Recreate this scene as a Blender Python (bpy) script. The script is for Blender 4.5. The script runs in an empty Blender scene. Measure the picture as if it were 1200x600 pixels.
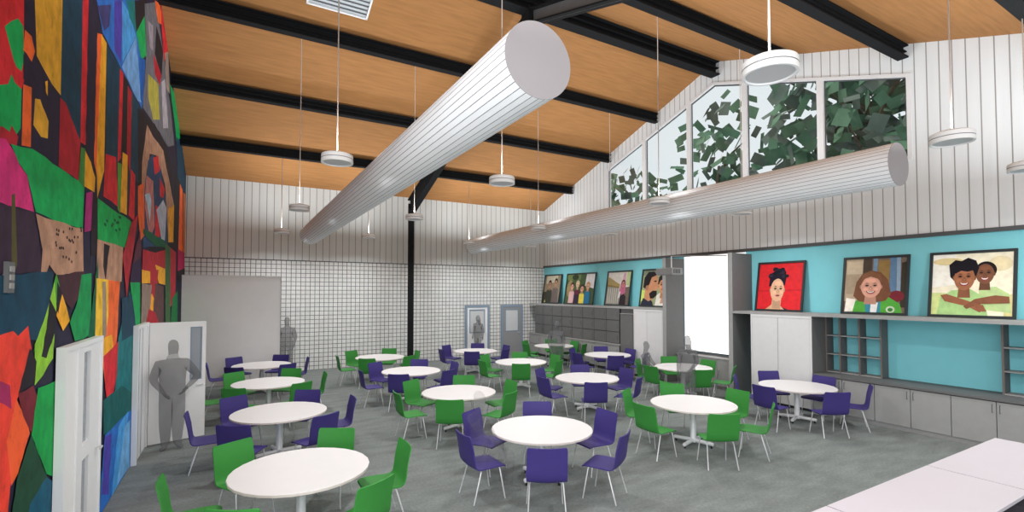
import bpy, bmesh, math, random
from mathutils import Vector, Matrix
PI = math.pi
R = math.radians
SC = bpy.context.scene
COL = SC.collection
random.seed(7)

# ------------------------------------------------------------------ camera, world, light, exposure
F, PITCH, YAW, CX, CY, EYE = 566.82, 0.0297, 0.5208, 600.0, 326.18, 2.75
cam_data = bpy.data.cameras.new('camera')
cam_data.sensor_width = 36
cam_data.lens = F / 1200 * 36
cam_data.shift_y = (CY - 300) / 1200
cam_data.clip_end = 300
cam = bpy.data.objects.new('camera', cam_data)
cam.location = (0, 0, EYE)
cam.rotation_euler = (PI / 2 + PITCH, 0, -YAW)
COL.objects.link(cam)
SC.camera = cam
SC.view_settings.view_transform = 'Standard'
SC.view_settings.look = 'None'
SC.view_settings.exposure = 0.0
SC.view_settings.gamma = 1.0
SC.view_settings.use_curve_mapping = False
SC.cycles.max_bounces = 10
SC.cycles.diffuse_bounces = 6
SC.cycles.transparent_max_bounces = 24
SC.cycles.sample_clamp_indirect = 4

world = bpy.data.worlds.new('world')
SC.world = world
world.use_nodes = True
world.node_tree.nodes['Background'].inputs[0].default_value = (0.86, 0.90, 0.93, 1)
world.node_tree.nodes['Background'].inputs[1].default_value = 1.0


def area(name, loc, aim, sx, sy, power, color=(1, 1, 1), spread=180):
    l = bpy.data.lights.new(name, 'AREA')
    l.shape = 'RECTANGLE'
    l.size, l.size_y, l.energy, l.color = sx, sy, power, color
    l.spread = R(spread)
    o = bpy.data.objects.new(name, l)
    o.location = loc
    o.rotation_euler = (Vector(aim) - Vector(loc)).to_track_quat('-Z', 'Y').to_euler()
    COL.objects.link(o)
    return o


# unseen fill lights added at the open near end and side to brighten the hall
area('fill_end', (5.5, -1.9, 4.2), (5.5, 10, 3.6), 12, 6.5, 140, (0.95, 0.98, 1))
area('fill_side', (-1.6, 0.6, 4.0), (9, 8, 4.0), 5, 6, 430, (0.95, 0.98, 1))
sun = bpy.data.objects.new('sun', bpy.data.lights.new('sun', 'SUN'))       # high, over the roof: it reaches only the trees outside
sun.data.energy = 2.2
sun.data.angle = R(3)
sun.rotation_euler = Vector((0.5, -0.06, -0.87)).to_track_quat('-Z', 'Y').to_euler()
COL.objects.link(sun)
PENDANT_DOWN, FILL_UP = 28, 28

# ------------------------------------------------------------------ room measures (metres)
XL, XR, YB, YN = -1.42, 12.43, 18.68, -1.5
ZE, ZR, YR, SL = 6.54, 9.68, 9.38, 0.338
XF = 11.56                        # front of the cabinet run
ZBRICK = 3.885


def roof(y):
    return ZR - SL * abs(y - YR)


# photograph pixel (1200x600) -> point on a plane of the room
FW = Vector((math.sin(YAW) * math.cos(PITCH), math.cos(YAW) * math.cos(PITCH), math.sin(PITCH)))
RT = Vector((math.cos(YAW), -math.sin(YAW), 0))
UP = RT.cross(FW)


def ray(x, y):
    return FW + RT * ((x - CX) / F) - UP * ((y - CY) / F)


def on_x(x, y, X):
    d = ray(x, y)
    return d * (X / d.x) + Vector((0, 0, EYE))


# ------------------------------------------------------------------ helpers
def lin(r, g, b):
    f = lambda c: c / 12.92 if c <= 0.04045 else ((c + 0.055) / 1.055) ** 2.4
    return (f(r / 255), f(g / 255), f(b / 255), 1)


MATS = {}


def mat(name, rgb, rough=0.7, metal=0.0, noise=0.0, nscale=8.0, stretch=(1, 1, 1), spec=0.3):
    """Plain surface with a little procedural mottling."""
    if name in MATS:
        return MATS[name]
    m = bpy.data.materials.new(name)
    m.use_nodes = True
    nt = m.node_tree
    b = nt.nodes['Principled BSDF']
    b.inputs['Roughness'].default_value = rough
    b.inputs['Metallic'].default_value = metal
    b.inputs['Specular IOR Level'].default_value = spec
    c = lin(*rgb)
    tc = nt.nodes.new('ShaderNodeTexCoord')
    mp = nt.nodes.new('ShaderNodeMapping')
    mp.inputs['Scale'].default_value = stretch
    nz = nt.nodes.new('ShaderNodeTexNoise')
    nz.inputs['Scale'].default_value = nscale
    nz.inputs['Detail'].default_value = 5
    nt.links.new(tc.outputs['Object'], mp.inputs[0])
    nt.links.new(mp.outputs[0], nz.inputs['Vector'])
    rp = nt.nodes.new('ShaderNodeMapRange')
    rp.inputs[1].default_value, rp.inputs[2].default_value = 0.3, 0.7
    rp.inputs[3].default_value, rp.inputs[4].default_value = 1 - noise, 1 + noise
    nt.links.new(nz.outputs[0], rp.inputs[0])
    mx = nt.nodes.new('ShaderNodeVectorMath')
    mx.operation = 'SCALE'
    mx.inputs[0].default_value = c[:3]
    nt.links.new(rp.outputs[0], mx.inputs['Scale'])
    nt.links.new(mx.outputs[0], b.inputs['Base Color'])
    MATS[name] = m
    return m


def line_mask(nt, coord, spacing, width, offset=0.0):
    """1 on a line every «spacing» metres along one coordinate, else 0."""
    a = nt.nodes.new('ShaderNodeMath'); a.operation = 'ADD'; a.inputs[1].default_value = offset + 100 * spacing
    nt.links.new(coord, a.inputs[0])
    d = nt.nodes.new('ShaderNodeMath'); d.operation = 'MODULO'; d.inputs[1].default_value = spacing
    nt.links.new(a.outputs[0], d.inputs[0])
    l = nt.nodes.new('ShaderNodeMath'); l.operation = 'LESS_THAN'; l.inputs[1].default_value = width
    nt.links.new(d.outputs[0], l.inputs[0])
    return l.outputs[0]


def lined_mat(name, rgb, line_rgb, specs, noise=0.03, nscale=6.0, stretch=(1, 1, 1), rough=0.8, cell=None):
    """Surface with grooves: specs = [(axis, spacing, width, offset)]."""
    m = mat(name, rgb, rough, 0, noise, nscale, stretch)
    nt = m.node_tree
    b = nt.nodes['Principled BSDF']
    src = b.inputs['Base Color'].links[0].from_socket
    tc = nt.nodes.new('ShaderNodeTexCoord')
    sp = nt.nodes.new('ShaderNodeSeparateXYZ')
    nt.links.new(tc.outputs['Object'], sp.inputs[0])
    mask = None
    for ax, s, w, o in specs:
        k = line_mask(nt, sp.outputs[ax], s, w, o)
        if mask is None:
            mask = k
        else:
            q = nt.nodes.new('ShaderNodeMath'); q.operation = 'MAXIMUM'
            nt.links.new(mask, q.inputs[0]); nt.links.new(k, q.inputs[1])
            mask = q.outputs[0]
    if cell:                                                    # every block a slightly different tone
        sn = nt.nodes.new('ShaderNodeVectorMath'); sn.operation = 'SNAP'
        sn.inputs[1].default_value = cell
        nt.links.new(tc.outputs['Object'], sn.inputs[0])
        wn = nt.nodes.new('ShaderNodeTexWhiteNoise')
        nt.links.new(sn.outputs[0], wn.inputs['Vector'])
        rp = nt.nodes.new('ShaderNodeMapRange')
        rp.inputs[3].default_value, rp.inputs[4].default_value = 0.95, 1.04
        nt.links.new(wn.outputs['Value'], rp.inputs[0])
        sc = nt.nodes.new('ShaderNodeVectorMath'); sc.operation = 'SCALE'
        nt.links.new(src, sc.inputs[0]); nt.links.new(rp.outputs[0], sc.inputs['Scale'])
        src = sc.outputs[0]
    mix = nt.nodes.new('ShaderNodeMix'); mix.data_type = 'RGBA'
    nt.links.new(mask, mix.inputs['Factor'])
    nt.links.new(src, mix.inputs['A'])
    mix.inputs['B'].default_value = lin(*line_rgb)
    nt.links.new(mix.outputs['Result'], b.inputs['Base Color'])
    return m


def paint_mat(name, noise=0.25, scale=14.0, rough=0.7, stretch=(1, 1, 1)):
    """Coloured per face (the paint itself) with a brushed mottling."""
    m = mat(name, (255, 255, 255), rough, 0, noise, scale, stretch, 0.2)
    nt = m.node_tree
    at = nt.nodes.new('ShaderNodeAttribute')
    at.attribute_name = 'paint'
    sc = [n for n in nt.nodes if n.type == 'VECT_MATH'][0]
    nt.links.new(at.outputs['Color'], sc.inputs[0])
    return m


class MB:
    """Collects shapes and builds them as ONE mesh object."""

    def __init__(self):
        self.v, self.f, self.mi, self.c = [], [], [], []
        self.m = 0
        self.col = None

    def face(self, idx):
        self.f.append(tuple(idx)); self.mi.append(self.m); self.c.append(self.col)

    def pts(self, P):
        n = len(self.v)
        self.v += [tuple(p) for p in P]
        return n

    def box(self, a, b):
        x0, y0, z0 = [min(p, q) for p, q in zip(a, b)]
        x1, y1, z1 = [max(p, q) for p, q in zip(a, b)]
        n = self.pts([(x0, y0, z0), (x1, y0, z0), (x1, y1, z0), (x0, y1, z0), (x0, y0, z1), (x1, y0, z1), (x1, y1, z1), (x0, y1, z1)])
        for q in ((0, 3, 2, 1), (4, 5, 6, 7), (0, 1, 5, 4), (1, 2, 6, 5), (2, 3, 7, 6), (3, 0, 4, 7)):
            self.face([n + k for k in q])
        return self

    def prism(self, poly, vec):
        """Polygon (3-D points, any winding) pushed along vec."""
        k = len(poly)
        n = self.pts(poly); self.pts([Vector(p) + Vector(vec) for p in poly])
        self.face(range(n, n + k)); self.face(range(n + 2 * k - 1, n + k - 1, -1))
        for i in range(k):
            j = (i + 1) % k
            self.face([n + i, n + k + i, n + k + j, n + j])
        return self

    def poly(self, pts):
        n = self.pts(pts); self.face(range(n, n + len(pts)))
        return self

    def tube(self, path, r, seg=10, caps=True):
        path = [Vector(p) for p in path]
        rr = r if isinstance(r, (list, tuple)) else [r] * len(path)
        rings = []
        u = None
        for i, p in enumerate(path):
            d = (path[min(i + 1, len(path) - 1)] - path[max(i - 1, 0)]).normalized()
            if u is None:
                u = d.orthogonal().normalized()
            u = (u - d * u.dot(d)).normalized()
            w = d.cross(u)
            rings.append(self.pts([p + (u * math.cos(2 * PI * k / seg) + w * math.sin(2 * PI * k / seg)) * rr[i] for k in range(seg)]))
        for a, b in zip(rings, rings[1:]):
            for k in range(seg):
                j = (k + 1) % seg
                self.face([a + k, a + j, b + j, b + k])
        if caps:
            self.face([rings[0] + k for k in range(seg - 1, -1, -1)])
            self.face([rings[-1] + k for k in range(seg)])
        return self

    def lathe(self, prof, c=(0, 0, 0), seg=32):
        """prof = [(radius, z)], closed at radius 0."""
        c = Vector(c)
        rings = []
        for r, z in prof:
            if r < 1e-6:
                rings.append((self.pts([c + Vector((0, 0, z))]), 1))
            else:
                rings.append((self.pts([c + Vector((r * math.cos(2 * PI * k / seg), r * math.sin(2 * PI * k / seg), z)) for k in range(seg)]), seg))
        for (a, na), (b, nb) in zip(rings, rings[1:]):
            for k in range(seg):
                j = (k + 1) % seg
                if na == 1 and nb == 1:
                    continue
                if na == 1:
                    self.face([a, b + j, b + k])
                elif nb == 1:
                    self.face([a + k, a + j, b])
                else:
                    self.face([a + k, a + j, b + j, b + k])
        return self

    def build(self, name, mats, parent=None, smooth=False, fix=True, loc=None):
        me = bpy.data.meshes.new(name)
        me.from_pydata(self.v, [], self.f)
        for m in (mats if isinstance(mats, (list, tuple)) else [mats]):
            me.materials.append(m)
        for p, k in zip(me.polygons, self.mi):
            p.material_index = k
            p.use_smooth = smooth
        if any(c is not None for c in self.c):
            a = me.color_attributes.new('paint', 'FLOAT_COLOR', 'CORNER')
            for p, c in zip(me.polygons, self.c):
                for li in p.loop_indices:
                    a.data[li].color = c or (1, 1, 1, 1)
        if fix:
            bm = bmesh.new(); bm.from_mesh(me)
            bmesh.ops.recalc_face_normals(bm, faces=bm.faces)
            bm.to_mesh(me); bm.free()
        if smooth:
            me.set_sharp_from_angle(angle=R(40))
        o = bpy.data.objects.new(name, me)
        COL.objects.link(o)
        if parent:
            o.parent = parent
        if loc:
            o.location = loc
        return o


def tag(o, label, cat, group=None, kind=None):
    o['label'] = label
    o['category'] = cat
    if group:
        o['group'] = group
    if kind:
        o['kind'] = kind
    return o


def struct(o, label=None):
    o['kind'] = 'structure'
    if label:
        o['label'] = label
    return o


def empty(name, loc=(0, 0, 0), rz=0.0):
    o = bpy.data.objects.new(name, None)
    o.location = loc
    o.rotation_euler = (0, 0, rz)
    o.empty_display_size = 0.1
    COL.objects.link(o)
    return o


KIDS = {}


def children(o):
    return [c for c in bpy.data.objects if c.parent == o]


def copy_tree(o, parent=None):
    c = o.copy()
    COL.objects.link(c)
    if parent:
        c.parent = parent
    for ch in children(o):
        copy_tree(ch, c)
    return c


# ------------------------------------------------------------------ materials
M = {}
M['carpet'] = mat('carpet_grey', (117, 123, 121), 0.95, 0, 0.16, 2.2, (0.8, 2.2, 1))
nt = M['carpet'].node_tree                                        # a finer fleck over the broad one
_b = nt.nodes['Principled BSDF']; _s = _b.inputs['Base Color'].links[0].from_socket
_t = nt.nodes.new('ShaderNodeTexCoord'); _n = nt.nodes.new('ShaderNodeTexNoise'); _n.inputs['Scale'].default_value = 26; _n.inputs['Detail'].default_value = 6
nt.links.new(_t.outputs['Object'], _n.inputs['Vector'])
_r = nt.nodes.new('ShaderNodeMapRange'); _r.inputs[1].default_value, _r.inputs[2].default_value, _r.inputs[3].default_value, _r.inputs[4].default_value = 0.3, 0.7, 0.86, 1.14
nt.links.new(_n.outputs[0], _r.inputs[0])
_v = nt.nodes.new('ShaderNodeVectorMath'); _v.operation = 'SCALE'
nt.links.new(_s, _v.inputs[0]); nt.links.new(_r.outputs[0], _v.inputs['Scale']); nt.links.new(_v.outputs[0], _b.inputs['Base Color'])
M['roof'] = mat('roof_timber', (164, 115, 68), 0.8, 0, 0.13, 2.6, (0.55, 5.5, 5.5))
M['board_white'] = lined_mat('board_white', (238, 243, 246), (158, 158, 157), [('Y', 0.207, 0.02, 0.03)], 0.03, 5, (1, 1, 0.1))
M['board_shade_tone'] = lined_mat('board_shade_tone', (212, 214, 212), (140, 140, 138), [('X', 0.23, 0.022, 0.0)], 0.03, 5, (1, 1, 0.1))  # boarding of the back wall, its weaker light put into a darker colour
M['block'] = lined_mat('white_block', (224, 224, 222), (98, 98, 98), [('X', 0.158, 0.02, 0.02), ('Z', 0.1505, 0.018, 0.03)], 0.05, 9, cell=(0.158, 5, 0.1505))
M['white_paint'] = mat('white_paint', (236, 237, 239), 0.6, 0, 0.02, 4)
M['partition'] = mat('partition_grey', (240, 240, 240), 0.7, 0, 0.015, 3)
M['steel'] = mat('black_steel', (27, 28, 30), 0.85, 0, 0.08, 6, (1, 1, 1), 0.15)
M['steel_grey'] = mat('grey_steel', (104, 105, 106), 0.5, 0, 0.05, 6)
M['duct'] = mat('duct_white', (240, 241, 243), 0.9, 0, 0.015, 3, (1, 1, 1), 0.05)
M['seam'] = mat('duct_seam', (120, 120, 122), 0.6)
M['duct_cap'] = mat('duct_cap_grey', (158, 154, 157), 0.6, 0, 0.02, 3)
M['lamp_white'] = mat('lamp_white', (240, 240, 240), 0.5, 0, 0.01)
M['lamp_line'] = mat('lamp_groove', (140, 140, 140), 0.6)
M['diffuser'] = mat('lamp_diffuser', (196, 196, 198), 0.4)
M['rod'] = mat('rod_cream', (226, 214, 205), 0.5)
M['cab_dark'] = mat('cabinet_charcoal', (104, 104, 104), 0.6, 0, 0.03, 7)
M['cab_mid'] = mat('cabinet_grey', (158, 158, 157), 0.6, 0, 0.03, 7)
M['cab_light'] = mat('cabinet_pale', (216, 216, 216), 0.6, 0, 0.02, 7)
M['gap'] = mat('gap_dark_grey', (70, 70, 70), 0.8)  # dark grey for carcasses, plinths, trim, screen bar and vent
M['tealwall'] = mat('teal_paint', (134, 212, 222), 0.8, 0, 0.02, 4)
M['trim_dark'] = mat('trim_charcoal', (88, 90, 92), 0.6)
M['top_white'] = mat('table_white', (218, 216, 216), 0.45, 0, 0.01, 5)
M['edge'] = mat('table_edge_taupe', (206, 196, 190), 0.6)
M['chrome'] = mat('chrome', (206, 206, 208), 0.35, 0.3)
M['pole'] = mat('pole_white', (228, 229, 231), 0.35, 0.1)
M['glide'] = mat('rubber_dark', (40, 40, 40), 0.8)
M['green'] = mat('green_plastic', (54, 134, 56), 0.6, 0, 0.03, 6)
M['purple'] = mat('purple_plastic', (60, 50, 116), 0.6, 0, 0.03, 6)
M['frame_blue'] = mat('door_frame_blue', (134, 150, 168), 0.6)
M['door_grey'] = mat('door_grey', (148, 148, 150), 0.6)
M['screen'] = mat('screen_white', (255, 255, 255), 0.8)
_b = M['screen'].node_tree.nodes['Principled BSDF']; _b.inputs['Emission Color'].default_value = (1, 1, 1, 1); _b.inputs['Emission Strength'].default_value = 0.9   # glow added to whiten the fabric, in place of projector light
M['leaf'] = mat('leaf_green', (84, 112, 88), 0.8, 0, 0.4, 0.9)
M['leaf_dark'] = mat('leaf_grey_green', (92, 102, 92), 0.8, 0, 0.3, 0.9)
M['bark'] = mat('bark', (84, 72, 60), 0.9, 0, 0.3, 6)
M['black_frame'] = mat('picture_frame_black', (46, 52, 54), 0.5)
M['counter_white'] = mat('counter_white', (192, 186, 192), 0.5, 0, 0.01, 3)
M['counter_dark'] = mat('counter_dark', (84, 78, 86), 0.6)
M['lens'] = mat('lens_dark', (30, 32, 36), 0.1)
M['projector'] = mat('projector_grey', (150, 150, 150), 0.6)
M['mural'] = paint_mat('mural_paint', 0.3, 5.0)
_q = [n for n in M['mural'].node_tree.nodes if n.type == 'MAP_RANGE'][0]; _q.inputs[3].default_value, _q.inputs[4].default_value = 0.9, 1.5
_nt = M['mural'].node_tree                                        # dry-brush flecks over the paint
_b = _nt.nodes['Principled BSDF']; _s = _b.inputs['Base Color'].links[0].from_socket
_t = _nt.nodes.new('ShaderNodeTexCoord'); _n = _nt.nodes.new('ShaderNodeTexNoise'); _n.inputs['Scale'].default_value = 7; _n.inputs['Detail'].default_value = 9; _n.inputs['Roughness'].default_value = 0.75
_m = _nt.nodes.new('ShaderNodeMapping'); _m.inputs['Scale'].default_value = (1, 1.6, 1)
_nt.links.new(_t.outputs['Object'], _m.inputs[0]); _nt.links.new(_m.outputs[0], _n.inputs['Vector'])
_r = _nt.nodes.new('ShaderNodeMapRange'); _r.inputs[1].default_value, _r.inputs[2].default_value, _r.inputs[3].default_value, _r.inputs[4].default_value = 0.34, 0.44, 0.68, 1.0
_nt.links.new(_n.outputs[0], _r.inputs[0])
_v = _nt.nodes.new('ShaderNodeVectorMath'); _v.operation = 'SCALE'
_nt.links.new(_s, _v.inputs[0]); _nt.links.new(_r.outputs[0], _v.inputs['Scale']); _nt.links.new(_v.outputs[0], _b.inputs['Base Color'])
M['print'] = paint_mat('photo_print', 0.10, 9.0, 0.5)


def glass_mat():
    m = bpy.data.materials.new('window_glass')
    m.use_nodes = True
    nt = m.node_tree
    nt.nodes.remove(nt.nodes['Principled BSDF'])
    out = nt.nodes['Material Output']
    t = nt.nodes.new('ShaderNodeBsdfTransparent'); t.inputs[0].default_value = (0.96, 0.98, 0.98, 1)
    g = nt.nodes.new('ShaderNodeBsdfGlossy'); g.inputs['Roughness'].default_value = 0.02
    fr = nt.nodes.new('ShaderNodeFresnel'); fr.inputs[0].default_value = 1.25
    mx = nt.nodes.new('ShaderNodeMixShader')
    nt.links.new(fr.outputs[0], mx.inputs[0]); nt.links.new(t.outputs[0], mx.inputs[1]); nt.links.new(g.outputs[0], mx.inputs[2])
    nt.links.new(mx.outputs[0], out.inputs[0])
    return m


def ghost_mat(name, rgb, alpha):
    """A see-through grey figure, as the picture shows its people."""
    m = bpy.data.materials.new(name)
    m.use_nodes = True
    b = m.node_tree.nodes['Principled BSDF']
    nt = m.node_tree
    nz = nt.nodes.new('ShaderNodeTexNoise'); nz.inputs['Scale'].default_value = 3
    mx = nt.nodes.new('ShaderNodeMix'); mx.data_type = 'RGBA'
    c = lin(*rgb)
    mx.inputs['A'].default_value = c; mx.inputs['B'].default_value = tuple(k * 1.06 for k in c[:3]) + (1,)
    nt.links.new(nz.outputs[0], mx.inputs['Factor']); nt.links.new(mx.outputs['Result'], b.inputs['Base Color'])
    b.inputs['Roughness'].default_value = 1.0
    b.inputs['Specular IOR Level'].default_value = 0.0
    b.inputs['Alpha'].default_value = alpha
    return m


M['glass'] = glass_mat()
M['ghost'] = ghost_mat('translucent_grey', (112, 112, 114), 0.42)
M['ghost_faint'] = ghost_mat('translucent_pale', (110, 108, 112), 0.10)

# ------------------------------------------------------------------ the shell
b = MB(); b.box((XL - 0.3, YN, -0.2), (XR + 0.3, YB + 0.3, 0.0)); struct(b.build('floor', M['carpet']))

b = MB()                                                          # gabled roof deck
for ya, yb in ((YB + 0.3, YR), (YR, YN)):
    b.prism([(XL - 0.3, ya, roof(ya)), (XR + 0.3, ya, roof(ya)), (XR + 0.3, yb, roof(yb)), (XL - 0.3, yb, roof(yb))], (0, 0, 0.25))
struct(b.build('ceiling', M['roof']), 'sloping timber roof deck')

# back wall: block below, boards above
b = MB(); b.box((XL - 0.3, YB, 0), (XR + 0.3, YB + 0.25, ZBRICK)); struct(b.build('wall_back', M['block']), 'white block wall at the far end')
b = MB(); b.box((XL - 0.3, YB, ZBRICK), (XR + 0.3, YB + 0.25, ZE + 0.02)); struct(b.build('wall_back_upper', M['board_shade_tone']), 'boarding toned darker for shade, above the block wall')
b = MB(); b.box((XL, YB - 0.012, ZBRICK - 0.015), (XR, YB, ZBRICK + 0.015)); struct(b.build('trim_1', M['gap']))

# left wall (behind the mural)
b = MB()
ys = [YB, YR, 3.6]
b.prism([(XL, YB, 0), (XL, YB, roof(YB)), (XL, YR, ZR), (XL, 3.6, roof(3.6)), (XL, 3.6, 0)], (-0.3, 0, 0))
struct(b.build('wall_left', M['white_paint']))

# right wall with the gable window cut out; boards above, teal below
WT = [(14.3, 7.5), (9.45, 9.08), (4.6, 7.42)]                      # the head of the window
WB = 5.58
ZT = 3.93


def wt(y):
    return 7.5 + (9.08 - 7.5) * (14.3 - y) / 4.85 if y > 9.45 else 7.42 + (9.08 - 7.42) * (y - 4.6) / 4.85


b = MB()


def wallpiece(P):
    b.prism([(XR, y, z) for y, z in P], (0.22, 0, 0))


wallpiece([(YB, ZT), (14.3, ZT), (14.3, roof(14.3)), (YB, roof(YB))])
wallpiece([(14.3, ZT), (4.6, ZT), (4.6, WB), (14.3, WB)])
wallpiece([(4.6, ZT), (YN, ZT), (YN, roof(YN)), (4.6, roof(4.6))])
wallpiece([(14.3, 7.5), (9.45, 9.08), (9.45, roof(9.45)), (14.3, roof(14.3))])
wallpiece([(9.45, 9.08), (4.6, 7.42), (4.6, roof(4.6)), (YR, ZR), (9.45, roof(9.45))])
struct(b.build('wall_right', M['board_white']), 'white boarded gable wall')
b = MB(); b.box((XR, YN, 0), (XR + 0.22, YB, ZT)); struct(b.build('wall_right_lower', M['tealwall']), 'teal painted wall below the boarding')
b = MB(); b.box((XR - 0.05, YN, ZT - 0.03), (XR, YB, ZT + 0.05)); struct(b.build('trim_2', M['trim_dark']), 'charcoal rail above the teal wall')

# the five lights of the gable window
edges = [(14.3, 12.32), (12.32, 10.39), (10.39, 8.46), (8.46, 6.43), (6.43, 4.6)]
for k, (ya, yb) in enumerate(edges):
    head = [(ya, wt(ya))] + ([(9.45, 9.08)] if ya > 9.45 > yb else []) + [(yb, wt(yb))]
    outer = [(ya, WB)] + head + [(yb, WB)]
    w = 0.075
    ia, ib = ya - w, yb + w
    inner = [(ia, WB + w)] + [(ia, wt(ia) - w)] + ([(9.45, 9.08 - w)] if ya > 9.45 > yb else []) + [(ib, wt(ib) - w), (ib, WB + w)]
    fr = MB()
    n = len(outer)
    for i in range(n):
        j = (i + 1) % n
        fr.prism([(XR - 0.03, *outer[i]), (XR - 0.03, *outer[j]), (XR - 0.03, *inner[j]), (XR - 0.03, *inner[i])], (0.13, 0, 0))
    root = struct(empty('window_%d' % (k + 1), (0, 0, 0)))
    fr.build('window_frame', M['white_paint'], root)
    gl = MB()
    gl.prism([(XR + 0.06, y, z) for y, z in inner], (0.008, 0, 0))
    gl.build('glass_pane', M['glass'], root)
    bd = MB()                                                     # thin dark bead round the glass
    for i in range(n):
        j = (i + 1) % n
        cy_ = sum(p[0] for p in inner) / n; cz_ = sum(p[1] for p in inner) / n
        s_ = lambda p: (p[0] + (cy_ - p[0]) * 0.03, p[1] + (cz_ - p[1]) * 0.03)
        bd.prism([(XR + 0.04, *inner[i]), (XR + 0.04, *inner[j]), (XR + 0.04, *s_(inner[j])), (XR + 0.04, *s_(inner[i]))], (0.015, 0, 0))
    bd.build('glazing_bead', M['trim_dark'], root)


# ------------------------------------------------------------------ steelwork
def ibeam(b, x0, x1, yc, ztop, depth, width, tw=0.02, tf=0.03):
    """I-section running along X, flanges level."""
    b.box((x0, yc - width / 2, ztop - tf), (x1, yc + width / 2, ztop))
    b.box((x0, yc - width / 2, ztop - depth), (x1, yc + width / 2, ztop - depth + tf))
    b.box((x0, yc - tw / 2, ztop - depth + tf), (x1, yc + tw / 2, ztop - tf))
    b.box((x0, yc - width / 2 + 0.03, ztop - depth / 2 - 0.01), (x1, yc + width / 2 - 0.03, ztop - depth / 2 + 0.01))


for yv, d, w, nm in ((16.5, 0.27, 0.2, 'fourth'), (14.12, 0.28, 0.2, 'third'), (11.72, 0.3, 0.2, 'second'), (9.38, 0.42, 0.3, 'ridge'), (7.05, 0.3, 0.2, 'near'), (4.72, 0.28, 0.2, 'x'), (2.4, 0.28, 0.2, 'x')):
    b = MB(); ibeam(b, XL, XR - 0.01, yv, roof(yv) - (0.05 if yv != 9.38 else 0.03), d, w)
    struct(b.build('roof_purlin' if nm != 'ridge' else 'ridge_beam', M['steel']))

XC, YC = 5.87, 18.05
b = MB()


def frame_piece(b, ya, yb, ga0, ga1, gb0, gb1):
    """Tapered I-section rafter in the Y-Z plane at x = XC; g = gaps below the roof of top and foot."""
    P = [(ya, roof(ya) - ga0), (yb, roof(yb) - gb0), (yb, roof(yb) - gb1), (ya, roof(ya) - ga1)]
    b.m = 1
    b.prism([(XC - 0.012, y, z) for y, z in P], (0.024, 0, 0))
    b.m = 0
    for (p, q, s) in ((P[0], P[1], -0.04), (P[3], P[2], 0.04)):
        b.prism([(XC - 0.11, p[0], p[1]), (XC - 0.11, q[0], q[1]), (XC - 0.11, q[0], q[1] + s), (XC - 0.11, p[0], p[1] + s)], (0.22, 0, 0))


frame_piece(b, YC + 0.1, YR, 0.36, 1.0, 0.40, 0.74)
struct(b.build('rafter', [M['steel'], M['steel']]), 'black steel rafter from the post up to the ridge')
b = MB()
frame_piece(b, YR, YN, 0.36, 0.72, 0.36, 0.72)
b.box((XC - 0.14, YR - 0.16, roof(YR) - 0.80), (XC + 0.14, YR + 0.16, roof(YR) - 0.36))
struct(b.build('rafter', [M['steel'], M['steel_grey']]), 'steel rafter on the near roof slope')
b = MB()
zc = roof(YC) - 0.85
b.box((XC - 0.09, YC - 0.1, 0.02), (XC + 0.09, YC - 0.08, zc)); b.box((XC - 0.09, YC + 0.08, 0.02), (XC + 0.09, YC + 0.1, zc + 0.3))
b.box((XC - 0.08, YC - 0.08, 0.02), (XC + 0.08, YC + 0.08, zc + 0.1)); b.box((XC - 0.16, YC - 0.16, 0), (XC + 0.16, YC + 0.16, 0.02))
struct(b.build('steel_post', M['steel']), 'black steel post in front of the block wall')

# ------------------------------------------------------------------ mural on the left wall
S = []                                                            # (colour, pixels), bottom layer first


def mp(c, *p):
    S.append((c, p))


RED, CRIM, GRN, DGRN, NAVY, TEAL = (205, 42, 52), (170, 36, 50), (12, 160, 84), (20, 92, 62), (38, 36, 58), (20, 62, 84)
ORG, YEL, PNK, PLUM, TAN, LIME = (236, 104, 50), (232, 166, 44), (205, 46, 118), (56, 38, 58), (178, 136, 112), (140, 196, 56)
BLU, SKY, BLK, VIO, BRN, GRY = (40, 104, 186), (70, 150, 214), (34, 30, 38), (74, 62, 160), (150, 104, 60), (140, 138, 138)
mp(NAVY, (-60, -80), (160, -120), (192, 0), (217, 180), (217, 480), (117, 600), (-60, 760))
# top band from the edge of the frame
mp(RED, (-40, -20), (25, -20), (25, 95), (22, 104), (8, 104), (-40, 104))
mp(GRN, (10, 24), (18, 21), (24, 30), (25, 68), (22, 83), (16, 78), (10, 60), (6, 45), (2, 30))
mp(GRN, (-40, 104), (6, 98), (10, 86), (14, 96), (22, 104), (21, 150), (10, 165), (0, 158), (-40, 158))
mp(CRIM, (-40, 148), (0, 148), (8, 154), (10, 146), (18, 160), (16, 172), (8, 168), (-40, 165))
mp(NAVY, (25, -20), (38, -20), (37, 55), (26, 30))
mp(ORG, (26, 34), (34, 42), (38, 60), (34, 72), (28, 62), (24, 58))
mp(ORG, (24, 98), (34, 102), (33, 172), (22, 170))
mp(NAVY, (24, 62), (32, 74), (34, 98), (24, 92))
mp((214, 160, 52), (37, -20), (71, -20), (69, 112), (58, 98), (48, 80), (40, 65))
mp((214, 160, 52), (38, 115), (44, 116), (54, 142), (53, 162), (45, 160), (36, 146))
mp(YEL, (50, 95), (53, 94), (53, 112), (51, 108))
mp(TEAL, (71, -20), (95, -20), (92, 166), (68, 134))
mp(RED, (95, -20), (102, -20), (98, 170), (92, 166))
mp(NAVY, (102, -20), (112, 20), (110, 200), (98, 180))
mp(CRIM, (68, 114), (74, 120), (92, 165), (90, 212), (66, 194))
mp(ORG, (112, 38), (118, 40), (112, 210), (108, 190))
mp(YEL, (117, 40), (123, 50), (120, 200), (112, 232), (111, 190))
mp(TEAL, (123, 52), (140, 80), (136, 190), (122, 180))
mp(RED, (139, 80), (143, 86), (140, 185), (136, 190))
mp(BLK, (143, 88), (149, 96), (147, 185), (141, 190))
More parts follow.
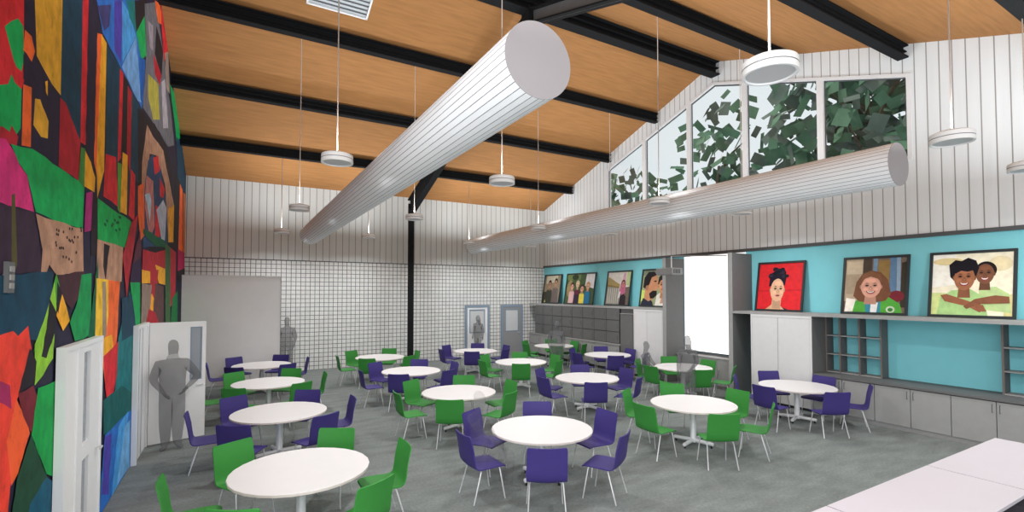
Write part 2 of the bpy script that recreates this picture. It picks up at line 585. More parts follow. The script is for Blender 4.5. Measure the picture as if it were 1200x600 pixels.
mp(CRIM, (148, 100), (153, 108), (151, 205), (147, 180))
mp(TEAL, (153, 108), (168, 135), (162, 215), (151, 205))
mp(RED, (122, 180), (134, 184), (137, 243), (119, 230))
mp(YEL, (142, 178), (148, 182), (147, 252), (139, 248))
mp((90, 150, 60), (136, 190), (141, 192), (139, 250), (136, 245))
mp(RED, (152, 198), (157, 205), (156, 260), (149, 252))
# rising white-and-blue shards
mp(BLU, (108, -20), (160, -20), (166, 110), (165, 128), (140, 80), (118, 38))
mp((60, 60, 110), (112, 6), (128, 5), (126, 30), (120, 36))
mp(VIO, (132, 0), (142, 0), (140, 72), (132, 58))
mp(SKY, (141, 0), (150, 15), (158, 42), (142, 72))
mp((110, 160, 214), (158, 42), (164, 120), (160, 118), (141, 78))
mp((16, 110, 110), (146, 0), (156, 0), (158, 38), (150, 20))
mp(BLK, (156, 0), (170, 0), (168, 40), (158, 38))
mp(GRN, (158, 38), (168, 18), (170, 65), (164, 70))
mp((24, 90, 170), (162, 66), (169, 70), (166, 124), (163, 116))
mp((104, 104, 112), (168, 4), (182, 2), (190, 60), (198, 120), (203, 170), (196, 172), (176, 140), (166, 126), (170, 60))
mp(BLK, (182, 30), (190, 60), (188, 92), (180, 62))
mp(CRIM, (178, 62), (188, 88), (186, 100), (180, 86))
mp((168, 160, 70), (172, 86), (184, 98), (186, 140), (178, 140), (172, 112))
mp((150, 140, 150), (172, 24), (178, 30), (178, 60), (174, 54))
mp((170, 164, 172), (188, 96), (192, 92), (196, 150), (190, 150))
mp(ORG, (180, 0), (186, 4), (190, 30), (184, 26))
mp(RED, (187, 2), (191, 6), (196, 60), (191, 72), (188, 30))
mp((150, 130, 120), (192, 62), (196, 60), (198, 110), (194, 104))
mp(BLK, (160, 126), (180, 145), (196, 175), (200, 200), (206, 310), (190, 320), (165, 280), (160, 200))
mp(GRN, (198, 98), (204, 110), (212, 160), (206, 166))
mp(TEAL, (206, 160), (214, 170), (217, 225), (208, 222))
mp(TAN, (171, 146), (178, 160), (190, 176), (198, 215), (203, 240), (200, 282), (196, 278), (192, 215), (182, 182), (174, 180), (168, 230), (164, 238), (165, 190))
mp((40, 70, 110), (172, 188), (178, 180), (188, 200), (194, 240), (196, 290), (166, 290), (166, 240))
mp(RED, (178, 185), (184, 182), (186, 200), (180, 205))
mp((190, 120, 120), (170, 205), (178, 212), (180, 265), (174, 280), (168, 240))
mp(RED, (186, 208), (192, 222), (190, 232), (186, 230)); mp(RED, (181, 240), (188, 246), (188, 276), (180, 280))
mp((170, 200, 220), (168, 228), (174, 226), (176, 236), (174, 262), (171, 240))
mp((180, 190, 210), (182, 246), (190, 234), (194, 244), (192, 284), (188, 282))
mp(ORG, (160, 218), (167, 214), (168, 275), (163, 282), (160, 250))
mp(YEL, (196, 245), (203, 240), (202, 284), (196, 284))
mp((34, 34, 40), (203, 200), (211, 215), (209, 290), (203, 285))
mp(ORG, (210, 215), (213, 222), (213, 296), (208, 292))
mp((200, 110, 60), (214, 225), (216.5, 228), (216, 300), (213.5, 296))
# broad green and magenta bands
mp(GRN, (8, 168), (34, 174), (66, 196), (90, 212), (96, 220), (94, 268), (60, 258), (38, 248), (28, 205), (16, 188))
mp((18, 158, 78), (112, 232), (152, 260), (150, 292), (112, 280))
mp((60, 130, 60), (92, 172), (97, 174), (96, 220), (89, 212))
mp(YEL, (97, 176), (104, 190), (109, 208), (108, 225), (96, 218))
mp(PNK, (-40, 160), (2, 162), (10, 174), (18, 192), (28, 206), (36, 248), (-40, 228))
mp((160, 40, 110), (98, 226), (106, 224), (104, 270), (96, 272))
mp(BLK, (106, 226), (112, 232), (112, 300), (104, 300), (104, 268))
mp(PLUM, (-40, 232), (36, 248), (44, 300), (46, 320), (-40, 320))
mp((80, 76, 40), (9, 228), (13, 226), (16, 310), (9, 330))
mp(TAN, (38, 250), (60, 258), (94, 268), (95, 318), (64, 324), (54, 310), (50, 322), (44, 322), (46, 292))
for k in range(26):
    x, y = 60 + random.random() * 32, 263 + random.random() * 44
    mp((70, 52, 48), (x, y), (x + 1.6, y + 1), (x + 1.2, y + 4), (x - 0.4, y + 3))
for k in range(12):
    x, y = 118 + random.random() * 22, 246 + random.random() * 22
    mp((14, 84, 50), (x, y), (x + 2.4, y + 1), (x + 2.2, y + 4), (x + 0.6, y + 3))
mp(TAN, (111, 280), (142, 290), (140, 330), (110, 330))
mp(BLK, (119, 285), (126, 288), (124, 300), (121, 330), (118, 312))
mp(TEAL, (10, 322), (58, 318), (56, 360), (42, 400), (30, 398), (6, 396), (-40, 400), (-40, 322))
mp((66, 38, 48), (62, 322), (96, 318), (94, 340), (80, 362), (70, 350))
mp((70, 160, 60), (62, 320), (66, 336), (56, 380), (40, 402), (34, 414), (52, 360))
mp(LIME, (60, 330), (62, 360), (58, 420), (46, 440), (36, 452), (36, 404), (50, 366))
mp(BLK, (54, 350), (62, 366), (60, 390), (50, 420), (44, 418), (50, 386))
mp(YEL, (68, 342), (74, 360), (78, 376), (70, 388), (62, 370))
mp(BLK, (63, 330), (69, 344), (64, 368), (62, 360))
mp((20, 140, 76), (92, 322), (104, 320), (103, 392), (84, 400), (78, 378), (88, 350))
mp((70, 50, 40), (108, 322), (110, 322), (109, 400), (106, 400))
# lower field
mp((228, 64, 48), (-40, 402), (10, 388), (16, 394), (28, 382), (32, 408), (28, 440), (14, 470), (12, 520), (2, 620), (-40, 620))
mp((236, 92, 48), (14, 468), (24, 488), (30, 508), (16, 555), (8, 570), (2, 520))
mp((110, 34, 46), (16, 462), (34, 452), (40, 468), (32, 508), (22, 488))
mp((160, 40, 90), (-10, 445), (6, 452), (8, 480), (-10, 470))
mp(BLK, (30, 408), (38, 424), (36, 450), (16, 462))
mp((16, 150, 70), (40, 455), (62, 446), (60, 560), (50, 556), (32, 510))
mp((30, 70, 50), (32, 510), (50, 558), (56, 570), (20, 640), (2, 640), (16, 556))
mp((20, 84, 110), (50, 560), (60, 566), (62, 640), (24, 640), (30, 592))
mp(DGRN, (100, 395), (112, 300), (112, 460), (104, 470))
mp((232, 186, 56), (110, 326), (126, 328), (124, 400), (112, 420), (108, 400))
mp(ORG, (124, 328), (138, 330), (134, 400), (122, 460), (116, 420), (124, 370))
mp((150, 130, 110), (117, 330), (121, 330), (122, 392), (117, 400))
mp(LIME, (106, 394), (116, 396), (116, 420), (104, 418))
mp(YEL, (115, 398), (128, 392), (130, 408), (118, 420))
mp(RED, (118, 418), (136, 400), (134, 440), (128, 474), (122, 472))
mp((24, 110, 116), (136, 395), (150, 340), (154, 400), (152, 480), (130, 480), (134, 440))
mp(BLK, (104, 420), (117, 420), (118, 470), (112, 560), (106, 560))
mp((18, 90, 90), (118, 470), (140, 452), (152, 460), (150, 490), (118, 510))
mp(BLU, (120, 510), (152, 480), (152, 545), (117, 605), (112, 600))
mp(SKY, (136, 500), (148, 482), (140, 560), (128, 582)); mp(VIO, (120, 512), (128, 508), (124, 580), (116, 580))
mp((110, 170, 220), (144, 500), (150, 492), (149, 548), (134, 570))
mp((14, 80, 74), (104, 560), (116, 560), (112, 612), (100, 640))
mp(CRIM, (141, 300), (152, 260), (160, 250), (150, 320), (146, 350), (144, 330))
mp((90, 40, 60), (156, 290), (162, 270), (164, 310), (158, 335), (150, 332))
mp((48, 30, 66), (152, 310), (164, 300), (163, 332), (150, 330))
mp(GRN, (150, 331), (162, 331), (162, 384), (157, 384))
mp(TEAL, (140, 350), (152, 345), (158, 390), (140, 400))
mp(DGRN, (166, 268), (192, 282), (192, 290), (180, 288), (166, 274))
mp(CRIM, (165, 292), (180, 296), (194, 292), (194, 330), (164, 330))
mp(YEL, (164, 316), (174, 318), (176, 332), (164, 332)); mp(YEL, (180, 310), (194, 316), (192, 334), (184, 332))
mp(CRIM, (174, 318), (184, 316), (180, 360), (174, 356))
mp((236, 160, 40), (171, 348), (176, 344), (182, 358), (178, 368), (171, 362))
mp((140, 120, 110), (164, 332), (176, 334), (172, 384), (163, 384)); mp((90, 60, 60), (180, 332), (190, 336), (190, 384), (176, 384))
mp(CRIM, (172, 362), (180, 366), (186, 384), (168, 384))
mp((60, 100, 60), (192, 285), (198, 290), (198, 384), (192, 384))
mp(CRIM, (198, 290), (205, 296), (204, 350), (198, 360))
mp((18, 110, 60), (200, 350), (207, 340), (207, 384), (198, 384))
mp((170, 30, 80), (207, 292), (215, 296), (215, 318), (207, 322))
mp(BLK, (206, 318), (216, 314), (216, 330), (207, 330))
b = MB()
YM0, YM1 = 3.7, YB - 0.01


def clip(poly):
    """Keep a mural patch on the wall: floor, roof line and both ends."""
    def cut(P, f):
        out = []
        for i in range(len(P)):
            a, c = P[i], P[(i + 1) % len(P)]
            fa, fc = f(a), f(c)
            if fa >= 0:
                out.append(a)
            if (fa >= 0) != (fc >= 0):
                t = fa / (fa - fc)
                out.append((a[0] + (c[0] - a[0]) * t, a[1] + (c[1] - a[1]) * t))
        return out
    for f in (lambda p: p[0] - YM0, lambda p: YM1 - p[0], lambda p: p[1] - 0.01, lambda p: ZR - 0.02 - SL * (p[0] - YR) - p[1], lambda p: ZR - 0.02 + SL * (p[0] - YR) - p[1]):
        if len(poly) > 2:
            poly = cut(poly, f)
    return poly


rm = random.Random(3)
full = clip([(YM0, 0), (YM1, 0), (YM1, 12), (YM0, 12)])
b.col = lin(*NAVY)
b.prism([(XL + 0.002, y, z) for y, z in full], (0.012, 0, 0))
layer = 0.015
for c, px in S:
    P = []
    big = max(q[0] for q in px) - min(q[0] for q in px) + max(q[1] for q in px) - min(q[1] for q in px) > 24
    fine = []
    for (xa, ya), (xb, yb) in zip(px, px[1:] + px[:1]):
        fine.append((xa, ya))
        n = int(math.hypot(xb - xa, yb - ya) / 9) if big and abs(xa - xb) > 3 else 0
        for k in range(1, n):
            fine.append((xa + (xb - xa) * k / n + rm.uniform(-0.4, 0.4), ya + (yb - ya) * k / n + rm.uniform(-1.2, 1.2)))
    for x, y in fine:
        d = ray(x, y)
        if d.x > -0.02:
            x = x - 0
        w = on_x(x, y, XL)
        P.append((w.y, w.z))
    P = clip(P)
    if len(P) > 2:
        b.col = lin(*c)
        b.poly([(XL + layer, y, z) for y, z in P])
        layer += 0.00008
tag(b.build('mural', M['mural'], fix=False), 'wall-high mural of bold multicoloured shapes, stripes and faces', 'mural')


_w = on_x(3, 325, XL)
root = empty('wall_switch', (XL + 0.035, _w.y, _w.z))
b = MB(); b.box((-0.02, -0.06, -0.11), (0.01, 0.06, 0.11)); b.build('plate', M['steel_grey'], root)
for k in range(3):
    b = MB(); b.box((0.01, -0.035, -0.08 + k * 0.06), (0.018, 0.035, -0.04 + k * 0.06)); b.build('rocker', M['cab_mid'], root)
tag(root, 'small grey switch plate fixed on the mural', 'switch')

# ------------------------------------------------------------------ doors
def fill_wall_door(root, y0, y1, ztop, x, w, mt):
    """Frame of a door in the left wall: two jambs and a head standing off the wall."""
    f = MB()
    f.box((x, y0, 0), (x + 0.07, y0 + w, ztop)); f.box((x, y1 - w, 0), (x + 0.07, y1, ztop)); f.box((x, y0 + w, ztop - w), (x + 0.07, y1 - w, ztop))
    return f.build('door_frame', mt, root)


d1 = struct(empty('door_1', (0, 0, 0)), 'white door with a narrow glass strip, set in the mural wall')
X0 = XL + 0.03
fill_wall_door(d1, 5.86, 7.31, 2.25, X0, 0.05, M['white_paint'])
f = MB(); f.box((X0, 5.91, 0), (X0 + 0.05, 6.30, 2.2)); f.build('side_panel', M['partition'], d1)
f = MB(); f.box((X0, 6.30, 0), (X0 + 0.065, 6.38, 2.2)); f.build('mullion', M['white_paint'], d1)
f = MB()
xa, xb = X0 + 0.005, X0 + 0.055
f.box((xa, 6.38, 0.0), (xb, 6.56, 2.2)); f.box((xa, 6.82, 0.0), (xb, 7.26, 2.2)); f.box((xa, 6.56, 2.13), (xb, 6.82, 2.2)); f.box((xa, 6.56, 1.02), (xb, 6.82, 1.17)); f.box((xa, 6.56, 0), (xb, 6.82, 0.15))
lf = f.build('door_leaf', M['white_paint'], d1)
for za, zb in ((1.17, 2.13), (0.15, 1.02)):
    f = MB(); f.box((xa + 0.01, 6.56, za), (xa + 0.02, 6.82, zb)); f.build('glass_strip', mat('wired_glass', (150, 156, 164), 0.2, 0, 0.1, 20), lf)
f = MB(); f.tube([(xb, 7.17, 1.0), (xb + 0.05, 7.17, 1.0), (xb + 0.05, 7.06, 1.0)], 0.011); f.build('handle', M['chrome'], lf)

d2 = struct(empty('door_2', (0, 0, 0)), 'door in the mural wall, its leaf swung into the room')
fill_wall_door(d2, 9.72, 10.84, 2.22, X0, 0.06, M['white_paint'])
f = MB(); f.box((X0, 9.78, 0.005), (X0 + 0.045, 10.78, 2.16)); f.build('doorway_panel', M['white_paint'], d2)  # white panel standing in for the bright corridor seen through the open doorway
f = MB(); f.box((X0 + 0.045, 10.0, 0.005), (X0 + 0.05, 10.012, 2.16)); f.box((X0 + 0.045, 10.3, 0.005), (X0 + 0.05, 10.312, 2.16)); f.build('doorway_strip', M['frame_blue'], d2)
piv = Vector((XL + 0.1, 10.86, 0)); tip = Vector((-0.47, 11.13, 0))
dr = (tip - piv).normalized(); nr = Vector((dr.y, -dr.x, 0)); L = (tip - piv).length
T = lambda u, v, z: piv + dr * u + nr * v + Vector((0, 0, z))


def leafbox(m, u0, u1, z0, z1, v0=-0.022, v1=0.022):
    m.prism([T(u0, v0, z0), T(u1, v0, z0), T(u1, v0, z1), T(u0, v0, z1)], nr * (v1 - v0))


f = MB()
ua, ub, za, zb = L - 0.24, L - 0.085, 1.12, 2.08
leafbox(f, 0, ua, 0.01, 2.2); leafbox(f, ub, L, 0.01, 2.2); leafbox(f, ua, ub, 0.01, za); leafbox(f, ua, ub, zb, 2.2)
lf = f.build('open_leaf', M['partition'], d2)
f = MB(); leafbox(f, ua, ub, za, zb, -0.004, 0.004); f.build('glass_strip', mat('tinted_glass', (160, 166, 174), 0.2), lf)
f = MB()
for (u0, u1, z0, z1) in ((ua - 0.02, ua, za, zb), (ub, ub + 0.02, za, zb), (ua - 0.02, ub + 0.02, zb, zb + 0.02), (ua - 0.02, ub + 0.02, za - 0.02, za)):
    leafbox(f, u0, u1, z0, z1, -0.026, 0.026)
f.build('glass_bead', M['frame_blue'], lf)
f = MB(); f.tube([T(L - 0.05, 0.02, 1.0), T(L - 0.05, 0.07, 1.0), T(L - 0.16, 0.07, 1.0)], 0.011); f.build('handle', M['chrome'], lf)

for nm, (xa, xb), leafm, lab in (('door_3', (8.42, 9.57), M['white_paint'], 'white door in the block wall with a glass upper panel'), ('door_4', (10.14, 11.25), M['door_grey'], 'grey door in the block wall with a pale glass panel')):
    d = struct(empty(nm), lab)
    f = MB(); y0, y1 = YB - 0.06, YB
    f.box((xa, y0, 0), (xa + 0.1, y1, 2.22)); f.box((xb - 0.1, y0, 0), (xb, y1, 2.22)); f.box((xa + 0.1, y0, 2.12), (xb - 0.1, y1, 2.22))
    f.build('door_frame', M['frame_blue'], d)
    f = MB(); x0, x1 = xa + 0.1, xb - 0.1
    p0, p1 = x0 + 0.14, x1 - 0.16
    ya, yb = YB - 0.045, YB - 0.005
    f.box((x0, ya, 0.01), (x1, yb, 1.08)); f.box((x0, ya, 1.08), (p0, yb, 2.12)); f.box((p1, ya, 1.08), (x1, yb, 2.12)); f.box((p0, ya, 2.0), (p1, yb, 2.12))
    lf = f.build('door_leaf', leafm, d)
    f = MB(); f.box((p0, YB - 0.03, 1.08), (p1, YB - 0.02, 2.0)); f.build('glass_panel', mat('pale_glass', (206, 208, 210), 0.3), lf)
    f = MB(); w = 0.04
    for q in ((p0 - w, 1.08 - w, p0, 2.0 + w), (p1, 1.08 - w, p1 + w, 2.0 + w), (p0, 2.0, p1, 2.0 + w), (p0, 1.08 - w, p1, 1.08)):
        f.box((q[0], ya - 0.006, q[1]), (q[2], ya, q[3]))
    f.build('glass_bead', M['frame_blue'], lf)
    f = MB(); f.tube([(x1 - 0.08, ya, 1.0), (x1 - 0.08, ya - 0.05, 1.0), (x1 - 0.2, ya - 0.05, 1.0)], 0.012); f.build('handle', M['chrome'], lf)

# the tall blank partition standing before the block wall
b = MB()
b.box((XL + 0.1, 16.79, 0), (1.25, 16.94, 3.245))
o = b.build('partition', M['partition'])
b = MB(); b.box((XL + 0.1, 16.78, 3.245), (1.262, 16.95, 3.27)); b.box((1.25, 16.78, 0), (1.262, 16.95, 3.245)); b.build('edge_trim', M['cab_light'], o)
tag(o, 'tall blank pale grey partition standing before the block wall', 'partition')

# ------------------------------------------------------------------ ducts and pendants
def duct(x, y0, y1, z, r, label):
    n = 32
    root = empty('ventilation_duct', (x, y0, z))
    b = MB()
    half = 0.0035 / r
    ring = []
    for yy in (0, y1 - y0):
        A = []
        for k in range(n):
            for s in (-1, 1):
                a = 2 * PI * k / n + s * half
                A.append((r * math.cos(a), yy, r * math.sin(a)))
        ring.append(b.pts(A))
    for k in range(2 * n):
        j = (k + 1) % (2 * n)
        b.m = 1 if k % 2 == 0 else 0
        b.face([ring[0] + k, ring[0] + j, ring[1] + j, ring[1] + k])
    b.build('duct_shell', [M['duct'], M['seam']], root)
    for yy, d in ((0, -0.006), (y1 - y0, 0.006)):
        c = MB()
        c.prism([(r * 1.004 * math.cos(2 * PI * k / 64), yy, r * 1.004 * math.sin(2 * PI * k / 64)) for k in range(64)], (0, d, 0))
        c.build('end_cap', M['duct_cap'], root)
    tag(root, label, 'duct', 'round ventilation ducts')


duct(2.165, 3.33, 17.3, 4.68, 0.322, 'round white ventilation duct with grey end, running closer to the mural')
duct(8.6, 3.36, 18.2, 4.675, 0.323, 'round white ventilation duct running past the gable window wall')


def pendant_proto():
    root = empty('pendant_lamp', (0, 0, 4.68))
    b = MB()
    b.m = 0
    b.lathe([(0, 0.07), (0.19, 0.07), (0.217, 0.055), (0.22, 0.04), (0.22, 0.002)], seg=40)
    b.m = 1; b.lathe([(0.22, 0.002), (0.216, 0.0), (0.216, -0.006), (0.22, -0.008)], seg=40)
    b.m = 0; b.lathe([(0.22, -0.008), (0.22, -0.06), (0.198, -0.06), (0.19, -0.045)], seg=40)
    b.build('shade', [M['lamp_white'], M['lamp_line']], root, smooth=True)
    b = MB(); b.lathe([(0, -0.048), (0.19, -0.048), (0.19, -0.044), (0, -0.044)], seg=40); b.build('diffuser', M['diffuser'], root)
    return root


LAMP_X = [(1.26, 'first'), (3.97, 'second'), (7.75, 'third'), (10.52, 'fourth')]
LAMP_Y = [(2.46, 'nearest'), (7.27, 'second'), (11.95, 'third'), (16.8, 'farthest')]
PX = ['hanging closest to the mural', 'hanging second from the mural', 'hanging third from the mural', 'hanging by the gable window wall']
PY = ['in the nearest row', 'in the second row', 'in the third row', 'in the farthest row']
proto = pendant_proto()
first = True
for i, (x, _) in enumerate(LAMP_X):
    for j, (y, _) in enumerate(LAMP_Y):
        o = proto if first else copy_tree(proto)
        first = False
        o.location = (x, y, 4.68)
        tag(o, 'round white disc pendant %s, %s' % (PX[i], PY[j]), 'lamp', 'disc pendants')
        b = MB(); b.tube([(0, 0, 0.07), (0, 0, 0.12)], 0.02, 8); b.tube([(0, 0, 0.1), (0, 0, roof(y) - 4.68)], 0.0085, 8); b.build('rod', M['rod'], o)
        for nm, dz, rx, p in (('lamp_down', -0.066, 0, PENDANT_DOWN), ('fill_up', 0.125, PI, FILL_UP)):  # the upward light is added to brighten the roof and upper walls
            l = bpy.data.lights.new(nm, 'AREA')
            l.shape = 'DISK'; l.size = 0.36; l.spread = R(154 if rx == 0 else 176); l.energy = p; l.color = (0.95, 0.98, 1)
            lo = bpy.data.objects.new(nm, l)
            COL.objects.link(lo)
            lo.parent = o
            lo.location = (0, 0, dz)
            lo.rotation_euler = (rx, 0, 0)

# air grille under the roof
y0, y1, x0, x1 = 11.12, 10.62, 1.25, 2.55
root = empty('roof_grille', ((x0 + x1) / 2, (y0 + y1) / 2, roof((y0 + y1) / 2)))
sl = math.atan(SL)
root.rotation_euler = (-sl, 0, 0)
b = MB(); hx, hy = 0.65, 0.3
b.box((-hx, -hy, -0.09), (hx, -hy + 0.04, -0.005)); b.box((-hx, hy - 0.04, -0.09), (hx, hy, -0.005)); b.box((-hx, -hy, -0.09), (-hx + 0.04, hy, -0.005)); b.box((hx - 0.04, -hy, -0.09), (hx, hy, -0.005))
b.build('frame', M['lamp_white'], root)
b = MB(); b.box((-hx + 0.04, -hy + 0.04, -0.05), (hx - 0.04, hy - 0.04, -0.04)); b.build('panel', mat('grille_silver', (200, 206, 212), 0.4), root)
for k in range(4):
    b = MB(); yy = -0.16 + k * 0.11; b.box((-hx + 0.04, yy, -0.075), (hx - 0.04, yy + 0.02, -0.05)); b.build('slat', M['steel_grey'], root)
tag(root, 'white slatted air grille fixed under the timber roof', 'grille')


# ------------------------------------------------------------------ the cabinet wall
def door_panel(root, x, y0, y1, z0, z1, m, handle=None, gap=0.008, hz=None):
    b = MB(); b.box((x - 0.02, y0 + gap, z0 + gap), (x, y1 - gap, z1 - gap))
    d = b.build('door', m, root)
    if handle is not None:
        hz = (z0 + z1) / 2 if hz is None else hz
        h = MB(); h.tube([(x - 0.02, handle, hz - 0.07), (x - 0.045, handle, hz - 0.07), (x - 0.045, handle, hz + 0.07), (x - 0.02, handle, hz + 0.07)], 0.006, 6)
        h.build('handle', M['trim_dark'], d)
    return d


# display ledge that carries the framed photographs
for ya, yb, lab in ((18.6, 10.725, 'grey ledge above the charcoal lockers'), (8.295, 1.2, 'grey ledge above the open shelves')):
    b = MB(); b.box((XF, ya, 2.2), (XR - 0.015, yb, 2.265))
    tag(b.build('display_ledge', M['cab_mid']), lab + ', carrying framed photographs', 'ledge')

# two charcoal fins either side of the projection screen
for y, lab in ((10.66, 'charcoal full-height fin on the locker side of the screen'), (8.36, 'charcoal full-height fin between the screen and the portrait on red')):
    b = MB(); b.box((XF, y - 0.06, 0), (XR - 0.015, y + 0.06, 3.82))
    o = b.build('dividing_fin', M['cab_dark'])
    b = MB(); b.box((XF - 0.012, y - 0.062, 0), (XF, y + 0.062, 3.83)); b.build('front_edge', M['cab_mid'], o)
    tag(o, lab, 'divider')

# screen and the low cabinet beneath it
root = empty('projection_screen', (XR - 0.06, 9.5, 0.965))
b = MB(); b.box((-0.01, -1.06, 0.0), (0.0, 1.07, 2.94)); b.build('screen_fabric', M['screen'], root)
b = MB(); b.box((-0.02, -1.06, -0.03), (0.01, 1.07, 0.0)); b.build('bottom_bar', M['gap'], root)
b = MB(); b.box((-0.03, -1.06, 2.915), (0.04, 1.07, 2.95)); b.build('roller_case', M['cab_dark'], root)
tag(root, 'tall blank white projection screen between the charcoal fins', 'screen')
root = empty('low_cabinet', (0, 0, 0))
b = MB(); b.box((XR - 0.4, 8.425, 0.08), (XR - 0.015, 10.595, 0.84)); b.box((XR - 0.36, 8.425, 0), (XR - 0.015, 10.595, 0.08)); b.build('carcass', M['cab_mid'], root)
b = MB(); b.box((XR - 0.43, 8.425, 0.84), (XR - 0.015, 10.595, 0.88)); b.build('top', M['cab_mid'], root)
b = MB(); b.box((XR - 0.1, 8.425, 0.88), (XR - 0.015, 10.595, 0.925)); b.build('back_board', M['cab_dark'], root)
for k in range(3):
    door_panel(root, XR - 0.4, 8.43 + k * 0.72, 9.15 + k * 0.72, 0.09, 0.84, M['cab_mid'], 9.08 + k * 0.72)
tag(root, 'long low grey cabinet beneath the projection screen', 'cabinet')


def tall_cabinet(y0, y1, label, notch=None):
    root = empty('tall_cabinet', (0, 0, 0))
    b = MB(); b.box((XF + 0.02, y0, 0.06), (XR - 0.015, y1, 2.2)); b.build('carcass', M['cab_dark'], root)
    b = MB(); b.box((XF + 0.06, y0, 0), (XR - 0.015, y1, 0.06)); b.build('plinth', M['gap'], root)
    ym = y0 + (y1 - y0) * 0.53
    b = MB()
    b.box((XF - 0.004, y0, 2.14), (XF + 0.02, y1, 2.2)); b.box((XF - 0.004, y1 - 0.035, 0.06), (XF + 0.02, y1, 2.14)); b.box((XF - 0.004, y0, 0.06), (XF + 0.02, y0 + 0.035, 2.14))
    b.build('face_frame', M['cab_light'], root)
    door_panel(root, XF + 0.02, y0 + 0.035, ym, 0.06, 2.14, M['cab_light'], None, 0.006)
    door_panel(root, XF + 0.02, ym, y1 - 0.035, 0.06, 2.14, M['cab_light'], None, 0.006)
    tag(root, label, 'cabinet', 'tall pale cabinets')


tall_cabinet(10.74, 12.0, 'tall pale two-door cabinet between the lockers and the screen')
tall_cabinet(6.27, 7.78, 'tall pale two-door cabinet under the portrait on red, beside open shelves')

# dark slim cabinet beside the lockers
root = empty('charcoal_cupboard', (0, 0, 0))
b = MB(); b.box((XF + 0.02, 12.03, 0.0), (XR - 0.015, 12.66, 2.02)); b.build('carcass', M['cab_dark'], root)
door_panel(root, XF + 0.02, 12.04, 12.65, 0.06, 2.0, M['cab_dark'], 12.12)
b = MB(); b.box((XF - 0.01, 12.02, 2.02), (XR - 0.015, 12.67, 2.04)); b.build('top', M['cab_mid'], root)
b = MB(); b.box((XF + 0.06, 12.03, 2.04), (XR - 0.015, 12.67, 2.2)); b.build('filler_panel', M['cab_dark'], root)
tag(root, 'slim charcoal cupboard between the lockers and the tall pale cabinet', 'cupboard')

# lockers over grey base units
LK = ['at the block wall end', 'second from the block wall', 'third from the block wall', 'next to the slim cupboard']
w = (18.1 - 12.7) / 4
for k in range(4):
    y1 = 18.1 - k * w; y0 = y1 - w
    root = empty('locker_bank', (0, 0, 0))
    b = MB(); b.box((XF + 0.02, y0 + 0.004, 0.98), (XR - 0.015, y1 - 0.004, 2.2)); b.build('carcass', M['gap'], root)
    for c in range(2):
        for r in range(3):
            door_panel(root, XF + 0.02, y0 + c * w / 2, y0 + (c + 1) * w / 2, 0.98 + r * 0.405, 0.98 + (r + 1) * 0.405, M['cab_dark'], y0 + c * w / 2 + 0.08, 0.012)
    tag(root, 'charcoal bank of six lockers, ' + LK[k], 'lockers', 'locker banks')
    root = empty('base_cabinet', (0, 0, 0))
    yy1 = 18.55 if k == 0 else y1
    b = MB(); b.box((XF + 0.01, y0 + 0.004, 0.1), (XR - 0.015, yy1 - 0.004, 0.92)); b.box((XF + 0.05, y0 + 0.004, 0), (XR - 0.015, yy1 - 0.004, 0.1)); b.build('carcass', M['gap'], root)
    for c in range(2):
        ww = (yy1 - y0) / 2
        for r in range(2):
            door_panel(root, XF + 0.01, y0 + c * ww, y0 + (c + 1) * ww, 0.1 + r * 0.41, 0.1 + (r + 1) * 0.41, M['cab_mid'], y0 + c * ww + 0.08, 0.01)
    tag(root, 'grey base cabinet below the lockers, ' + LK[k], 'cabinet', 'grey base cabinets')
b = MB(); b.box((XF - 0.03, 12.67, 0.92), (XR - 0.015, 18.57, 0.975)); tag(b.build('worktop', M['cab_mid']), 'grey worktop under the charcoal lockers', 'worktop')

# base cabinets, worktop and open shelves on the near stretch
BK = ['under the three-bay shelves', 'under the teal niche, beside the shelves', 'under the teal niche, farther from the tall cabinet', 'last before the pale counter']
ysn = [6.26, 5.03, 3.79, 2.55, 1.3]
for k in range(4):
    y1, y0 = ysn[k], ysn[k + 1]; ym = (y0 + y1) / 2
    root = empty('base_cabinet', (0, 0, 0))
    b = MB(); b.box((XF + 0.02, y0 + 0.002, 0.09), (XR - 0.015, y1 - 0.002, 0.86)); b.build('carcass', M['gap'], root)
    b = MB(); b.box((XF + 0.03, y0, 0), (XR - 0.015, y1, 0.09)); b.build('plinth', M['cab_mid'], root)
    door_panel(root, XF + 0.02, y0, ym, 0.09, 0.845, M['cab_mid'], ym - 0.05, 0.006, 0.72)
    door_panel(root, XF + 0.02, ym, y1, 0.09, 0.845, M['cab_mid'], ym + 0.05, 0.006, 0.72)
    tag(root, 'grey two-door base cabinet ' + BK[k], 'cabinet', 'grey base cabinets')
b = MB(); b.box((XF - 0.02, 1.3, 0.86), (XR - 0.015, 6.26, 0.9)); tag(b.build('worktop', M['cab_dark']), 'dark grey worktop below the teal niche', 'worktop')


def shelves(yv, label):
    """yv = positions of the uprights, from the far one on."""
    root = empty('shelf_unit', (0, 0, 0))
    xs = 12.13
    for y in yv:
        b = MB(); b.box((xs, y - 0.035, 0.9), (XR - 0.015, y - 0.005, 2.2)); u = b.build('upright', M['cab_dark'], root)
        b = MB(); b.box((xs - 0.006, y - 0.036, 0.9), (xs, y - 0.004, 2.2)); b.build('edging', mat('edging_taupe', (122, 112, 108), 0.6), u)
    for z in (1.31, 1.74):
        b = MB(); b.box((xs - 0.003, yv[-1] - 0.02, z), (XR - 0.015, yv[0] - 0.02, z + 0.022)); b.build('shelf', M['cab_mid'], root)
    b = MB(); b.box((xs - 0.004, yv[-1] - 0.03, 0.9), (XR - 0.015, yv[0], 0.925)); b.build('bottom_board', M['cab_mid'], root)
    tag(root, label, 'shelves')


